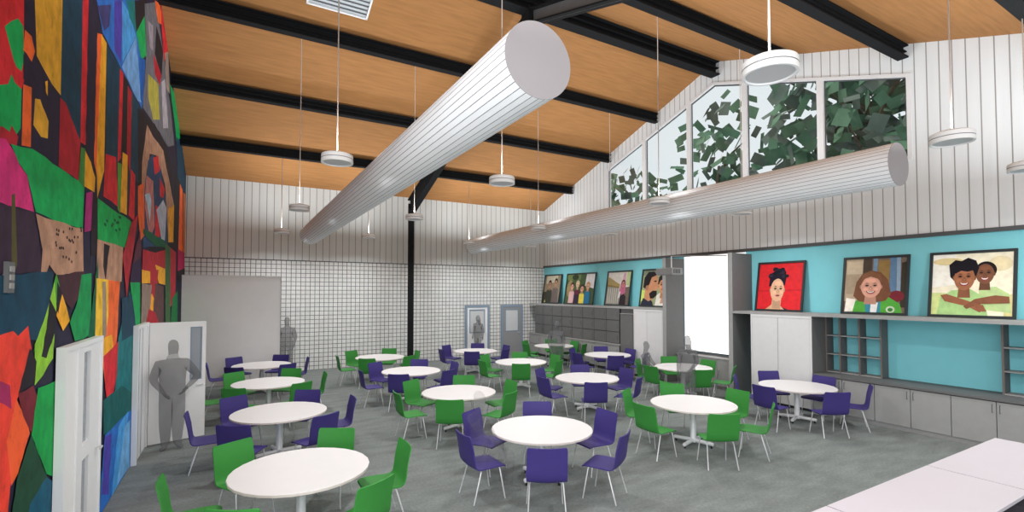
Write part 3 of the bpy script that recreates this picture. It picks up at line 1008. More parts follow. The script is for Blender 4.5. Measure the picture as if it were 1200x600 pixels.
shelves([6.265, 5.97, 5.57, 5.15], 'charcoal three-bay open shelf unit against the teal wall')
shelves([3.24, 2.78, 2.32], 'charcoal open shelf unit at the far edge of the teal niche')

# projector on a bent arm
root = empty('projector', (11.0, 9.87, 3.36))
b = MB(); b.box((-0.32, -0.32, -0.10), (0.12, 0.30, 0.10)); o = b.build('body', M['projector'], root)
bv = o.modifiers.new('round', 'BEVEL'); bv.width = 0.03; bv.segments = 3
b = MB(); b.tube([(0.12, 0.0, 0.0), (0.16, 0.0, 0.0)], 0.06, 20); b.build('lens', M['lens'], root)
b = MB()
for k in range(6):
    b.box((-0.28 + k * 0.05, -0.326, -0.06), (-0.26 + k * 0.05, -0.318, 0.06))
b.build('vent', M['gap'], root)
b = MB(); b.tube([(0, 0, 0.09), (0, 0, 0.45)], 0.018, 10); b.build('drop_rod', M['lamp_white'], root)
b = MB(); b.tube([(0, 0, 0.45), (0.5, -0.3, 0.46), (1.43, -0.86, 0.47)], 0.014, 8); b.build('arm', M['cab_mid'], root)
tag(root, 'grey projector hung on a thin arm before the screen', 'projector')

# ------------------------------------------------------------------ framed photographs leaning on the ledge
def ell(cx, cy, rx, ry, n=22, a0=0, a1=360):
    return [(cx + rx * math.cos(R(a0 + (a1 - a0) * k / n)), cy + ry * math.sin(R(a0 + (a1 - a0) * k / n))) for k in range(n)]


def photo(y0, y1, label, shapes):
    """y0 > y1; leans from the ledge back to the wall. shapes = [(rgb, [(u, v)])], u from the far side, v up, 0..1."""
    zb, zt = 2.267, 3.56
    xb, xt = XR - 0.25, XR - 0.035
    H = math.hypot(zt - zb, xt - xb); W = y0 - y1
    upv = Vector((xt - xb, 0, zt - zb)) / H
    nv = Vector((-(zt - zb), 0, xt - xb)) / H                      # towards the room
    root = empty('framed_photo', (xb, (y0 + y1) / 2, zb))
    P = lambda u, v, n: Vector((0, W / 2 - u, 0)) + upv * v + nv * n
    t = 0.05
    b = MB()
    for u0, u1, v0, v1 in ((0, W, 0, t), (0, W, H - t, H), (0, t, t, H - t), (W - t, W, t, H - t)):
        b.prism([P(u0, v0, -0.005), P(u1, v0, -0.005), P(u1, v1, -0.005), P(u0, v1, -0.005)], nv * 0.035)
    b.build('frame', M['black_frame'], root)
    b = MB()
    n = 0.004
    w, h = W - 2 * t, H - 2 * t
    for c, poly in shapes:
        b.col = lin(*c)
        pp = [(min(max(u, 0), 1), min(max(v, 0), 1)) for u, v in poly]
        b.poly([P(t + u * w, t + v * h, n) for u, v in pp])
        n += 0.0003
    b.build('print', M['print'], root, fix=False)
    tag(root, label, 'framed photo', 'framed photographs on the ledge')


FULL = [(0, 0), (1, 0), (1, 1), (0, 1)]


def face(sh, cx, cy, rx, ry, skin, hair, hairpoly=None, smile=True, turn=0.0):
    d = lambda k: tuple(int(c * k) for c in skin)
    if hairpoly:
        sh.append((hair, hairpoly))
    sh.append((d(0.82), ell(cx - rx * 0.98, cy, rx * 0.16, ry * 0.2))); sh.append((d(0.82), ell(cx + rx * 0.98, cy, rx * 0.16, ry * 0.2)))
    sh.append((d(0.85), [(cx - rx * 0.5, cy - ry * 0.5), (cx + rx * 0.5, cy - ry * 0.5), (cx + rx * 0.62, cy - ry * 1.6), (cx - rx * 0.62, cy - ry * 1.6)]))
    sh.append((skin, ell(cx, cy, rx, ry)))
    for s in (-1, 1):
        ex = cx + s * rx * 0.4 + turn * rx
        sh.append((d(0.9), ell(ex, cy + ry * 0.14, rx * 0.28, ry * 0.17)))
        sh.append((hair, [(ex - rx * 0.26, cy + ry * 0.3), (ex, cy + ry * 0.37), (ex + rx * 0.26, cy + ry * 0.3), (ex, cy + ry * 0.31)]))
        sh.append((d(0.55), ell(ex, cy + ry * 0.13, rx * 0.2, ry * 0.075)))
        sh.append(((30, 24, 24), ell(ex, cy + ry * 0.12, rx * 0.12, ry * 0.07)))
        sh.append((d(1.07), ell(cx + s * rx * 0.5 + turn * rx, cy - ry * 0.2, rx * 0.24, ry * 0.14)))
    sh.append((d(1.08), ell(cx + turn * rx, cy + ry * 0.58, rx * 0.5, ry * 0.2)))
    nx = cx + turn * rx
    sh.append((d(0.82), [(nx - rx * 0.05, cy + ry * 0.08), (nx + rx * 0.06, cy + ry * 0.08), (nx + rx * 0.2, cy - ry * 0.2), (nx, cy - ry * 0.27), (nx - rx * 0.2, cy - ry * 0.2)]))
    sh.append((d(1.05), ell(nx, cy - ry * 0.14, rx * 0.09, ry * 0.08)))
    if smile:
        arc = lambda w, t, b_: [(nx + rx * w * math.cos(R(a)), cy - ry * 0.36 + ry * b_ * math.sin(R(a))) for a in range(180, 361, 15)] + [(nx + rx * w * 0.5, cy - ry * (0.36 + t)), (nx - rx * w * 0.5, cy - ry * (0.36 + t))]
        sh.append(((150, 66, 66), arc(0.46, 0.05, 0.30)))
        sh.append(((238, 230, 224), arc(0.36, 0.08, 0.20)))
    else:
        sh.append(((170, 74, 82), ell(nx, cy - ry * 0.48, rx * 0.32, ry * 0.085)))
        sh.append(((120, 48, 56), ell(nx, cy - ry * 0.475, rx * 0.3, ry * 0.02)))


# smiling woman with a boy hugging her from behind
sh = [((248, 240, 214), FULL), ((255, 252, 240), [(0.0, 0.45), (0.35, 0.5), (0.3, 1), (0, 1)]), ((232, 214, 160), ell(0.2, 0.88, 0.2, 0.06)), ((236, 222, 180), ell(0.85, 0.82, 0.14, 0.12)),
      ((214, 226, 150), [(0, 0), (0.2, 0), (0.18, 0.36), (0, 0.36)]), ((226, 214, 150), [(0.9, 0), (1, 0), (1, 0.35), (0.9, 0.3)])]
sh.append(((190, 214, 150), [(0.62, 0.1), (0.98, 0.05), (0.96, 0.34), (0.8, 0.46), (0.6, 0.42)]))
face(sh, 0.67, 0.66, 0.11, 0.16, (128, 84, 62), (30, 24, 24), ell(0.68, 0.72, 0.13, 0.14))
sh.append(((176, 214, 142), [(0.08, 0), (0.12, 0.28), (0.26, 0.4), (0.5, 0.42), (0.66, 0.3), (0.72, 0)]))
face(sh, 0.42, 0.60, 0.13, 0.2, (166, 108, 78), (26, 24, 32), [(0.24, 0.62), (0.22, 0.82), (0.3, 0.9), (0.38, 0.88), (0.46, 0.93), (0.56, 0.88), (0.6, 0.76), (0.56, 0.6), (0.5, 0.5), (0.34, 0.5)])
sh.append(((26, 24, 32), [(0.26, 0.66), (0.25, 0.82), (0.34, 0.88), (0.5, 0.86), (0.57, 0.74), (0.52, 0.72), (0.46, 0.7), (0.38, 0.72), (0.32, 0.68)]))
sh.append(((158, 100, 72), [(0.12, 0.32), (0.2, 0.34), (0.5, 0.22), (0.66, 0.08), (0.62, 0.05), (0.48, 0.14), (0.18, 0.22)]))
sh.append(((138, 88, 64), [(0.96, 0.3), (0.8, 0.32), (0.56, 0.26), (0.42, 0.14), (0.46, 0.1), (0.62, 0.18), (0.97, 0.2)]))
for k in range(4):
    sh.append(((150, 94, 68), [(0.54 + k * 0.03, 0.2 - k * 0.01), (0.57 + k * 0.03, 0.2 - k * 0.01), (0.63 + k * 0.025, 0.07), (0.61 + k * 0.025, 0.06)]))
photo(4.32, 3.04, 'framed photo of a boy hugging a smiling woman from behind', sh)

# woman in a green jacket by a doorway
sh = [((120, 104, 92), FULL), ((186, 166, 140), [(0, 0.2), (0.3, 0.2), (0.3, 1), (0, 1)]), ((206, 188, 160), [(0.02, 0.72), (0.29, 0.72), (0.29, 0.96), (0.02, 0.96)]), ((170, 150, 126), [(0.02, 0.34), (0.25, 0.34), (0.25, 0.7), (0.02, 0.7)]),
      ((74, 62, 50), [(0.3, 0.3), (0.45, 0.3), (0.45, 1), (0.3, 1)]), ((120, 150, 176), [(0.47, 0.5), (0.54, 0.5), (0.54, 1), (0.47, 1)]), ((150, 120, 70), [(0.55, 0.55), (0.74, 0.5), (0.74, 0.96), (0.55, 0.96)]),
      ((96, 128, 160), [(0.75, 0.3), (0.85, 0.3), (0.84, 1), (0.74, 1)]), ((140, 164, 186), [(0.86, 0.3), (0.92, 0.3), (0.9, 1), (0.84, 1)]), ((60, 54, 44), [(0.92, 0.1), (1, 0.1), (1, 0.92), (0.92, 0.9)]), ((120, 40, 50), ell(0.86, 0.3, 0.12, 0.1)),
      ((244, 238, 226), [(0.02, 0), (0.22, 0), (0.2, 0.24), (0.04, 0.26)])]
sh.append(((84, 168, 62), [(0.16, 0), (0.2, 0.2), (0.32, 0.3), (0.72, 0.3), (0.92, 0.16), (0.96, 0)]))
sh.append(((120, 78, 54), [(0.16, 0.3), (0.2, 0.56), (0.3, 0.72), (0.44, 0.78), (0.6, 0.74), (0.72, 0.6), (0.78, 0.34), (0.7, 0.22), (0.5, 0.16), (0.26, 0.2)]))
sh.append(((60, 140, 160), [(0.38, 0), (0.36, 0.18), (0.62, 0.2), (0.62, 0)]))
sh.append(((240, 238, 236), [(0.46, 0), (0.46, 0.18), (0.58, 0.18), (0.56, 0)]))
face(sh, 0.45, 0.47, 0.165, 0.2, (222, 164, 142), (90, 56, 40))
sh.append(((132, 88, 60), [(0.29, 0.52), (0.3, 0.7), (0.44, 0.76), (0.6, 0.7), (0.63, 0.54), (0.56, 0.62), (0.44, 0.66), (0.34, 0.62)]))
sh.append(((200, 214, 190), ell(0.78, 0.06, 0.07, 0.06))); sh.append(((60, 130, 50), ell(0.78, 0.055, 0.04, 0.035)))
photo(5.94, 4.66, 'framed photo of a long-haired woman in a green jacket', sh)

# woman with short curls on red
sh = [((222, 44, 50), FULL), ((206, 36, 46), [(0, 0.42), (1, 0.44), (1, 0.4), (0, 0.38)])]
sh.append(((40, 40, 66), [(0.54, 0), (0.58, 0.06), (0.72, 0.0)]))
sh.append(((222, 176, 140), [(0.2, 0), (0.34, 0.1), (0.36, 0.3), (0.56, 0.3), (0.55, 0.08), (0.64, 0)]))
hp = [(0.25, 0.5), (0.26, 0.66), (0.32, 0.78), (0.38, 0.84), (0.42, 0.88), (0.47, 0.84), (0.52, 0.9), (0.56, 0.83), (0.62, 0.8), (0.64, 0.68), (0.62, 0.52)]
face(sh, 0.45, 0.42, 0.155, 0.25, (228, 180, 146), (34, 30, 44), hp, False, 0.12)
sh.append(((34, 30, 44), [(0.28, 0.52), (0.27, 0.7), (0.36, 0.84), (0.55, 0.86), (0.64, 0.72), (0.62, 0.54), (0.58, 0.64), (0.46, 0.68), (0.34, 0.62)]))
for k in range(26):
    a = 12 + (k * 37) % 156
    q = 0.7 + 0.45 * ((k * 7) % 10) / 10
    sh.append((((34, 30, 44), (52, 46, 66), (26, 24, 34))[k % 3], ell(0.45 + 0.19 * q * math.cos(R(a)), 0.64 + 0.25 * q * math.sin(R(a)), 0.026 + 0.012 * (k % 3), 0.034)))
photo(8.07, 6.81, 'framed portrait of a woman with short black curls on red', sh)

# man kissing a child's cheek
sh = [((150, 160, 120), FULL), ((196, 214, 110), [(0, 0.1), (0.14, 0.2), (0.16, 0.42), (0, 0.45)]), ((120, 130, 110), [(0, 0.86), (1, 0.86), (1, 1), (0, 1)])]
sh.append(((40, 44, 60), [(0, 0), (0.08, 0.2), (0.28, 0.26), (0.46, 0.1), (0.5, 0)]))
sh.append(((196, 140, 104), [(0.12, 0.2), (0.14, 0.6), (0.3, 0.86), (0.52, 0.86), (0.6, 0.7), (0.62, 0.58), (0.66, 0.52), (0.58, 0.44), (0.5, 0.2), (0.3, 0.12)]))
sh.append(((34, 30, 34), [(0.04, 0.52), (0.06, 0.8), (0.2, 0.96), (0.42, 0.96), (0.52, 0.86), (0.34, 0.8), (0.28, 0.62), (0.18, 0.46)]))
sh.append(((34, 28, 28), [(0.3, 0.34), (0.42, 0.42), (0.58, 0.42), (0.6, 0.3), (0.48, 0.2), (0.36, 0.2)]))
sh.append(((170, 116, 86), ell(0.2, 0.5, 0.06, 0.08)))
sh.append(((30, 24, 24), [(0.42, 0.68), (0.5, 0.71), (0.56, 0.69), (0.5, 0.66)]))
sh.append(((226, 222, 212), [(0.56, 0), (0.6, 0.3), (0.76, 0.38), (1, 0.36), (1, 0)]))
sh.append(((196, 150, 124), [(0.74, 0.06), (0.78, 0.26), (0.86, 0.28), (0.92, 0.08)]))
face(sh, 0.82, 0.56, 0.17, 0.22, (206, 146, 108), (40, 32, 30), [(0.6, 0.6), (0.62, 0.8), (0.76, 0.92), (1.0, 0.9), (1.0, 0.6)], False, -0.1)
sh.append(((40, 32, 34), [(0.64, 0.62), (0.66, 0.82), (0.82, 0.9), (1, 0.84), (1, 0.72), (0.82, 0.76), (0.7, 0.7)]))
sh.append(((206, 110, 140), ell(0.88, 0.86, 0.07, 0.03)))
photo(12.38, 11.1, 'framed close-up of a bearded man kissing a child', sh)

# house and a figure in pink
sh = [((226, 222, 214), FULL), ((170, 150, 96), [(0, 0.6), (0.56, 0.5), (0.56, 0.62), (0.02, 0.86)]), ((140, 116, 70), [(0, 0.56), (0.56, 0.5), (0.56, 0.54), (0, 0.62)]), ((150, 148, 140), [(0, 0), (0.6, 0), (0.58, 0.5), (0, 0.56)])]
for k in range(6):
    sh.append(((196, 192, 180), [(0.06 + k * 0.09, 0.04), (0.1 + k * 0.09, 0.04), (0.1 + k * 0.09, 0.5), (0.06 + k * 0.09, 0.51)]))
sh += [((190, 206, 150), [(0.8, 0.6), (1, 0.55), (1, 1), (0.84, 1)]), ((110, 96, 84), [(0.6, 0), (1, 0), (1, 0.55), (0.6, 0.5)])]
sh.append(((44, 34, 40), [(0.6, 0), (0.62, 0.24), (0.74, 0.34), (0.86, 0.26), (0.88, 0)]))
sh.append(((196, 104, 140), [(0.58, 0.36), (0.6, 0.64), (0.7, 0.72), (0.82, 0.62), (0.82, 0.36), (0.7, 0.3)]))
sh.append(((236, 232, 240), [(0.56, 0.2), (0.6, 0.2), (0.62, 0.4), (0.57, 0.4)]))
sh.append(((224, 170, 190), [(0.66, 0.66), (0.7, 0.98), (0.8, 0.98), (0.78, 0.66)]))
face(sh, 0.71, 0.62, 0.065, 0.09, (200, 130, 130), (110, 50, 60), ell(0.71, 0.66, 0.09, 0.1), False)
photo(14.2, 12.88, 'framed photo of a figure in pink beside a house', sh)

# four people in a garden
sh = [((70, 92, 58), FULL), ((108, 126, 74), [(0, 0.8), (0.5, 0.8), (0.5, 1), (0, 1)]), ((226, 224, 226), [(0.68, 0.6), (1, 0.5), (1, 1), (0.7, 1)]), ((150, 130, 90), ell(0.14, 0.5, 0.12, 0.3)), ((50, 60, 40), ell(0.3, 0.9, 0.12, 0.1))]
for cx, top, sk, hr, cl in ((0.22, 0.62, (206, 150, 130), (60, 46, 40), (210, 170, 170)), (0.42, 0.68, (222, 184, 150), (206, 186, 150), (96, 40, 56)), (0.6, 0.54, (204, 150, 130), (70, 44, 36), (222, 206, 80)), (0.8, 0.62, (216, 164, 136), (190, 150, 100), (40, 110, 150))):
    sh.append((cl, [(cx - 0.1, 0), (cx - 0.09, top - 0.24), (cx, top - 0.16), (cx + 0.09, top - 0.24), (cx + 0.1, 0)]))
    face(sh, cx, top - 0.06, 0.055, 0.1, sk, hr, ell(cx, top, 0.07, 0.11))
sh.append(((50, 40, 60), [(0.32, 0), (0.34, 0.3), (0.52, 0.3), (0.52, 0)]))
photo(16.8, 14.87, 'wide framed photo of four people together in a garden', sh)

# two people facing each other
sh = [((150, 136, 112), FULL), ((206, 198, 176), [(0.1, 0.7), (0.8, 0.75), (0.8, 1), (0.1, 1)]), ((60, 58, 44), [(0, 0), (0.25, 0), (0.2, 0.4), (0, 0.4)])]
for cx, top, cl in ((0.34, 0.72, (62, 66, 56)), (0.72, 0.78, (110, 98, 96))):
    sh.append((cl, [(cx - 0.2, 0), (cx - 0.17, top - 0.28), (cx, top - 0.2), (cx + 0.17, top - 0.28), (cx + 0.22, 0)]))
    face(sh, cx, top - 0.08, 0.08, 0.12, (186, 140, 110), (50, 40, 36), ell(cx, top, 0.1, 0.12))
sh.append(((200, 196, 120), [(0.1, 0), (0.14, 0.12), (0.2, 0)]))
photo(18.5, 17.17, 'framed photo of two people close together, in the block wall corner', sh)

# ------------------------------------------------------------------ tables and chairs
def table_proto():
    root = empty('round_table')
    b = MB(); r = 0.745
    b.m = 0; b.lathe([(0, 0.745), (r - 0.006, 0.745), (r, 0.741)], seg=28)
    b.m = 1; b.lathe([(r, 0.741), (r, 0.716), (r - 0.01, 0.712), (0, 0.712)], seg=28)
    b.build('tabletop', [M['top_white'], M['edge']], root)
    b = MB(); b.lathe([(0, 0.712), (0.16, 0.712), (0.16, 0.70), (0.052, 0.69), (0.052, 0.10), (0.06, 0.09), (0.06, 0.05), (0, 0.05)], seg=20); b.build('column', M['pole'], root, smooth=True)
    for k in range(4):
        a = R(15 + 90 * k)
        c, s = math.cos(a), math.sin(a)
        b = MB(); b.tube([(0.04 * c, 0.04 * s, 0.085), (0.36 * c, 0.36 * s, 0.072), (0.365 * c, 0.365 * s, 0.071)], [0.036, 0.032, 0.022], 12)
        lg = b.build('foot', M['pole'], root, smooth=True)
        b = MB(); b.tube([(0.33 * c, 0.33 * s, 0.05), (0.33 * c, 0.33 * s, 0.0)], 0.018, 10); b.build('glide', M['glide'], lg)
    return root


def shell(prof, width, thick, name, m, root, flare=0.0):
    """Moulded sheet: profile (y, z) swept across the width with a slight dish and rounded outline."""
    b = MB()
    nx = 8
    n = len(prof)
    grid = []
    for side in (0, 1):
        rows = []
        for i, (y, z, wf, dish) in enumerate(prof):
            a = prof[max(i - 1, 0)]; c = prof[min(i + 1, n - 1)]
            t = Vector((0, c[0] - a[0], c[1] - a[1])).normalized()
            nn = Vector((0, -t.z, t.y))                            # upper / inner side
            row = []
            for k in range(nx + 1):
                u = 2 * k / nx - 1
                p = Vector((u * width / 2 * wf, y, z)) + nn * (dish * (u * u)) + nn * (thick / 2 if side == 0 else -thick / 2)
                row.append(p)
            rows.append(b.pts(row))
        grid.append(rows)
    T_, B_ = grid
    for i in range(n - 1):
        for k in range(nx):
            b.face([T_[i] + k, T_[i] + k + 1, T_[i + 1] + k + 1, T_[i + 1] + k])
            b.face([B_[i] + k, B_[i + 1] + k, B_[i + 1] + k + 1, B_[i] + k + 1])
        b.face([T_[i], T_[i + 1], B_[i + 1], B_[i]]); b.face([T_[i] + nx, B_[i] + nx, B_[i + 1] + nx, T_[i + 1] + nx])
    for k in range(nx):
        b.face([T_[0] + k, B_[0] + k, B_[0] + k + 1, T_[0] + k + 1]); b.face([T_[-1] + k, T_[-1] + k + 1, B_[-1] + k + 1, B_[-1] + k])
    return b.build(name, m, root, smooth=True)


def chair_proto(m):
    """Faces -Y (towards the table); its origin is on the floor below the seat."""
    root = empty('stacking_chair')
    seat = [(-0.235, 0.412, 0.84, 0.0), (-0.228, 0.428, 0.92, 0.0), (-0.19, 0.440, 0.97, 0.002), (-0.08, 0.437, 1.0, 0.006), (0.06, 0.428, 1.0, 0.010), (0.14, 0.424, 1.0, 0.012), (0.185, 0.430, 1.0, 0.014)]
    back = [(0.185, 0.430, 1.0, 0.014), (0.214, 0.446, 1.0, 0.016), (0.234, 0.475, 1.0, 0.018), (0.252, 0.55, 1.0, 0.02), (0.272, 0.68, 1.0, 0.024), (0.306, 0.83, 0.99, 0.024), (0.317, 0.866, 0.96, 0.024), (0.320, 0.876, 0.90, 0.024)]
    shell(seat, 0.5, 0.014, 'seat', m, root)
    shell(back, 0.5, 0.014, 'backrest', m, root)
    for sx in (-1, 1):
        for (y0, y1) in ((-0.15, -0.22), (0.12, 0.24)):
            b = MB()
            b.tube([(sx * 0.11, y0, 0.412), (sx * 0.195, y0, 0.412), (sx * 0.208, y0 * 1.03, 0.395), (sx * 0.235, y1, 0.0)], 0.009, 8)
            b.build('leg', M['chrome'], root, smooth=True)
    return root


TX0, TDX, TY0, TDY = 0.694, 3.285, 6.05, 3.05
ROW = ['nearest row', 'second row', 'third row', 'back row']
COLN = ['table by the mural', 'second table from mural', 'third table from mural', 'table by the cabinets']
SIDE = [(0, 'cabinet side'), (60, 'far cabinet corner'), (120, 'far mural corner'), (180, 'mural side'), (240, 'near mural corner'), (300, 'near cabinet corner')]
tproto = table_proto()
cproto = {'green': chair_proto(M['green']), 'purple': chair_proto(M['purple'])}
fresh = {'t': True, 'green': True, 'purple': True}
OFF = Vector((-0.06, -0.08, 0))
for i in range(4):
    for j in range(4):
        colr = 'green' if (i + j) % 2 == 0 else 'purple'
        c = Vector((TX0 + TDX * i, TY0 + TDY * j, 0))
        o = tproto if fresh['t'] else copy_tree(tproto)
        fresh['t'] = False
        o.location = c
        tag(o, 'round white pedestal table ringed by %s chairs, %s, %s' % (colr, ['beside the mural', 'second from the mural', 'third from the mural', 'beside the cabinets'][i], ROW[j]), 'table', 'round white tables')
        for a, side in SIDE:
            src = cproto[colr]
            ch = src if fresh[colr] else copy_tree(src)
            fresh[colr] = False
            d = Vector((math.cos(R(a)), math.sin(R(a)), 0))
            ch.location = c + OFF + d * (0.70 if (i == 3 and a == 0) else 0.955)
            ch.rotation_euler = (0, 0, R(a - 90))
            tag(ch, '%s chair at %s of %s, %s' % (colr, side, COLN[i], ROW[j]), 'chair', '%s stacking chairs' % colr)

# ------------------------------------------------------------------ pale counters at the near end
CT = ['nearest the cabinet wall', 'in the middle of the row', 'nearest the mural end']
for k in range(3):
    x1 = 8.45 - k * 1.98; x0 = x1 - 1.98
    root = empty('serving_counter', ((x0 + x1) / 2, 1.95, 0))
    b = MB(); b.box((-0.981, -0.395, 0.87), (0.981, 0.385, 0.9)); b.build('counter_top', M['counter_white'], root)
    b = MB(); b.box((-0.98, -0.05, 0.06), (0.98, 0.37, 0.87)); b.box((-0.98, 0.0, 0), (0.98, 0.33, 0.06)); b.build('carcass', M['counter_white'], root)
    b = MB(); b.box((-0.98, -0.75, 0.70), (0.98, -0.05, 0.74)); b.build('work_shelf', M['counter_dark'], root)
    for sx in (-0.95, 0.91):
        b = MB(); b.box((sx, -0.72, 0), (sx + 0.04, -0.05, 0.70)); b.build('side_support', M['counter_dark'], root)
    tag(root, 'pale counter with a dark lower shelf, ' + CT[k], 'counter', 'pale counters')


# ------------------------------------------------------------------ trees beyond the gable window
def tree(loc, crown, rad, n, size, label, seed):
    rg = random.Random(seed)
    root = empty('tree', loc)
    cz = Vector(crown) - Vector(loc)
    b = MB()
    b.tube([(0, 0, 0), (0.05, 0.05, cz.z * 0.5), (cz.x * 0.6, cz.y * 0.6, cz.z)], [0.28, 0.2, 0.06], 10)
    for k in range(9):
        a = rg.random() * 2 * PI; h = 0.45 + 0.5 * rg.random()
        p = Vector((cz.x * 0.5 * h, cz.y * 0.5 * h, cz.z * h)); q = p + Vector((math.cos(a) * rad[0] * 0.6, math.sin(a) * rad[1] * 0.6, rad[2] * 0.4))
        b.tube([p, (p + q) / 2 + Vector((0, 0, 0.2)), q], [0.07, 0.045, 0.02], 6)
    b.build('trunk', M['bark'], root, smooth=True)
    b = MB()
    for k in range(n):
        while True:
            p = Vector((rg.uniform(-1, 1), rg.uniform(-1, 1), rg.uniform(-1, 1)))
            if p.length < 1:
                break
        p = cz + Vector((p.x * rad[0], p.y * rad[1], p.z * rad[2]))
        rot = Matrix.Rotation(rg.uniform(0, 2 * PI), 3, 'X') @ Matrix.Rotation(rg.uniform(-0.9, 0.9), 3, 'Y') @ Matrix.Rotation(rg.uniform(-0.9, 0.9), 3, 'Z')
        l, w = size * rg.uniform(0.5, 1.3), size * rg.uniform(0.3, 0.8)
        b.m = 1 if rg.random() < 0.35 else 0
        b.poly([p + rot @ Vector((0, u, v)) for u, v in ((-l / 2, -w * 0.4), (l * 0.45, -w / 2), (l / 2, w * 0.4), (-l * 0.42, w / 2))])
    b.build('foliage', [M['leaf'], M['leaf_dark']], root, fix=False)
    tag(root, label, 'tree', 'trees outside the gable window')


tree((18.0, 7.6, 0), (18.0, 8.0, 9.4), (2.2, 3.0, 4.2), 800, 0.64, 'dense leafy tree filling the nearest panes of the gable window', 1)
tree((18.0, 13.9, 0), (18.0, 13.2, 8.2), (1.6, 2.6, 3.0), 150, 0.62, 'leafy tree behind the middle panes of the gable window', 2)
tree((18.5, 21.0, 0), (18.5, 19.8, 7.4), (1.5, 3.4, 2.2), 230, 0.55, 'small tree showing low in the far panes of the gable window', 4)


# ------------------------------------------------------------------ people (see-through grey figures)
def person(name_label, loc, rz, pose, height, m, group='see-through grey figures'):
    """A skinned body. pose(J) may move the joints (metres for a 1.75 m figure, facing -Y)."""
    s = height / 1.72
    J = {}
    V, E, Rr = [], [], []

    def jt(key, p, r, parent=None):
        J[key] = len(V); V.append(Vector(p)); Rr.append(r if isinstance(r, tuple) else (r, r))
        if parent is not None:
            E.append((J[parent], J[key]))
    P = dict(pelvis=(0, 0, 0.95), waist=(0, 0, 1.08), chest=(0, 0.01, 1.27), shoulders=(0, 0.01, 1.38), neck=(0, 0, 1.50), jaw=(0, -0.02, 1.555), head=(0, -0.015, 1.63), crown=(0, 0.0, 1.70), nose=(0, -0.105, 1.60),
             shoulder=(0.165, 0.01, 1.36), elbow=(0.24, 0.02, 1.12), wrist=(0.25, -0.04, 0.87), hip=(0.09, 0, 0.90), knee=(0.10, -0.01, 0.50), ankle=(0.11, 0.02, 0.09), toe=(0.13, -0.15, 0.035), ball=(0.12, -0.07, 0.045))
    PR = dict(P)
    PL = {k: (-v[0], v[1], v[2]) for k, v in P.items()}
    spec = pose(PR, PL) or {}
    fat = spec.get('fat', 1.0)
    jt('pelvis', PR['pelvis'], (0.155 * fat, 0.12 * fat))
    jt('waist', PR['waist'], (0.14 * fat, 0.11 * fat), 'pelvis')
    jt('chest', PR['chest'], (0.16 * fat, 0.12 * fat), 'waist')
    jt('shoulders', PR['shoulders'], (0.125, 0.085), 'chest')
    jt('collar', Vector(PR['shoulders']).lerp(Vector(PR['neck']), 0.45), (0.085, 0.07), 'shoulders')
    jt('neck', PR['neck'], 0.066, 'collar')
    jt('jaw', PR['jaw'], 0.072, 'neck')
    jt('head', PR['head'], spec.get('head', (0.098, 0.112)), 'jaw')
    jt('crown', PR['crown'], 0.082, 'head')
    jt('top', Vector(PR['crown']) + Vector((0, 0.005, 0.055)), 0.035, 'crown')
    jt('nose', PR['nose'], 0.016, 'head')
    if spec.get('hair'):
        jt('hair', Vector(PR['neck']) + Vector((0, 0.08, 0.03)), 0.07, 'head')
        jt('hair_end', Vector(PR['shoulders']) + Vector((0, 0.10, -0.06)), 0.05, 'hair')
    for sd, Q in (('r', PR), ('l', PL)):
        am = spec.get('arm', 1.0)
        jt('sh' + sd, Q['shoulder'], 0.074 * (0.5 + 0.5 * am), 'shoulders')
        jt('el' + sd, Q['elbow'], 0.047 * am, 'sh' + sd)
        jt('wr' + sd, Q['wrist'], 0.03, 'el' + sd)
        d = (Vector(Q['wrist']) - Vector(Q['elbow'])).normalized()
        side = Vector((-1 if sd == 'r' else 1, 0, 0)); side = (side - d * side.dot(d))
        side = side.normalized() if side.length > 0.1 else Vector((0, 0, 1))
        nn = d.cross(side).normalized()
        wv = nn                                                   # across the knuckles
        jt('pm' + sd, Vector(Q['wrist']) + d * 0.075, (0.036, 0.022), 'wr' + sd)
        for k, ln in enumerate((0.075, 0.085, 0.078, 0.06)):
            base = Vector(Q['wrist']) + d * 0.095 + wv * (k - 1.5) * 0.021
            jt('f%d%s' % (k, sd), base, 0.0095, 'pm' + sd)
            jt('g%d%s' % (k, sd), base + d * ln * 0.5 + side * 0.006, 0.0088, 'f%d%s' % (k, sd))
            jt('h%d%s' % (k, sd), base + d * ln * 0.92 + side * 0.026, 0.0075, 'g%d%s' % (k, sd))
        tb = Vector(Q['wrist']) + d * 0.035 - wv * 0.036
        jt('ta' + sd, tb, 0.013, 'wr' + sd)
        jt('tb' + sd, tb + d * 0.04 - wv * 0.02 + side * 0.01, 0.010, 'ta' + sd)
        jt('tc' + sd, tb + d * 0.068 - wv * 0.022 + side * 0.02, 0.008, 'tb' + sd)
        jt('hp' + sd, Q['hip'], 0.095 * (0.5 + 0.5 * fat), 'pelvis')
        lg = spec.get('leg', 1.15)
        jt('kn' + sd, Q['knee'], 0.062 * lg, 'hp' + sd)
        mid = Vector(Q['knee']).lerp(Vector(Q['ankle']), 0.35)
        jt('cf' + sd, mid + Vector((0, 0.015, 0)), 0.058 * lg, 'kn' + sd)
        jt('an' + sd, Q['ankle'], 0.042 * lg, 'cf' + sd)
        jt('bl' + sd, Q['ball'], 0.042, 'an' + sd)
        jt('to' + sd, Q['toe'], 0.030, 'bl' + sd)
    me = bpy.data.meshes.new('person')
    me.from_pydata([v * s for v in V], E, [])
    o = bpy.data.objects.new('person', me)
    COL.objects.link(o)
    o.modifiers.new('skin', 'SKIN').use_smooth_shade = True
    for k, r in enumerate(Rr):
        me.skin_vertices[0].data[k].radius = (r[0] * s, r[1] * s)
    me.skin_vertices[0].data[0].use_root = True
    sb = o.modifiers.new('sub', 'SUBSURF'); sb.levels = sb.render_levels = 2
    me.materials.append(m)
    o.location = loc
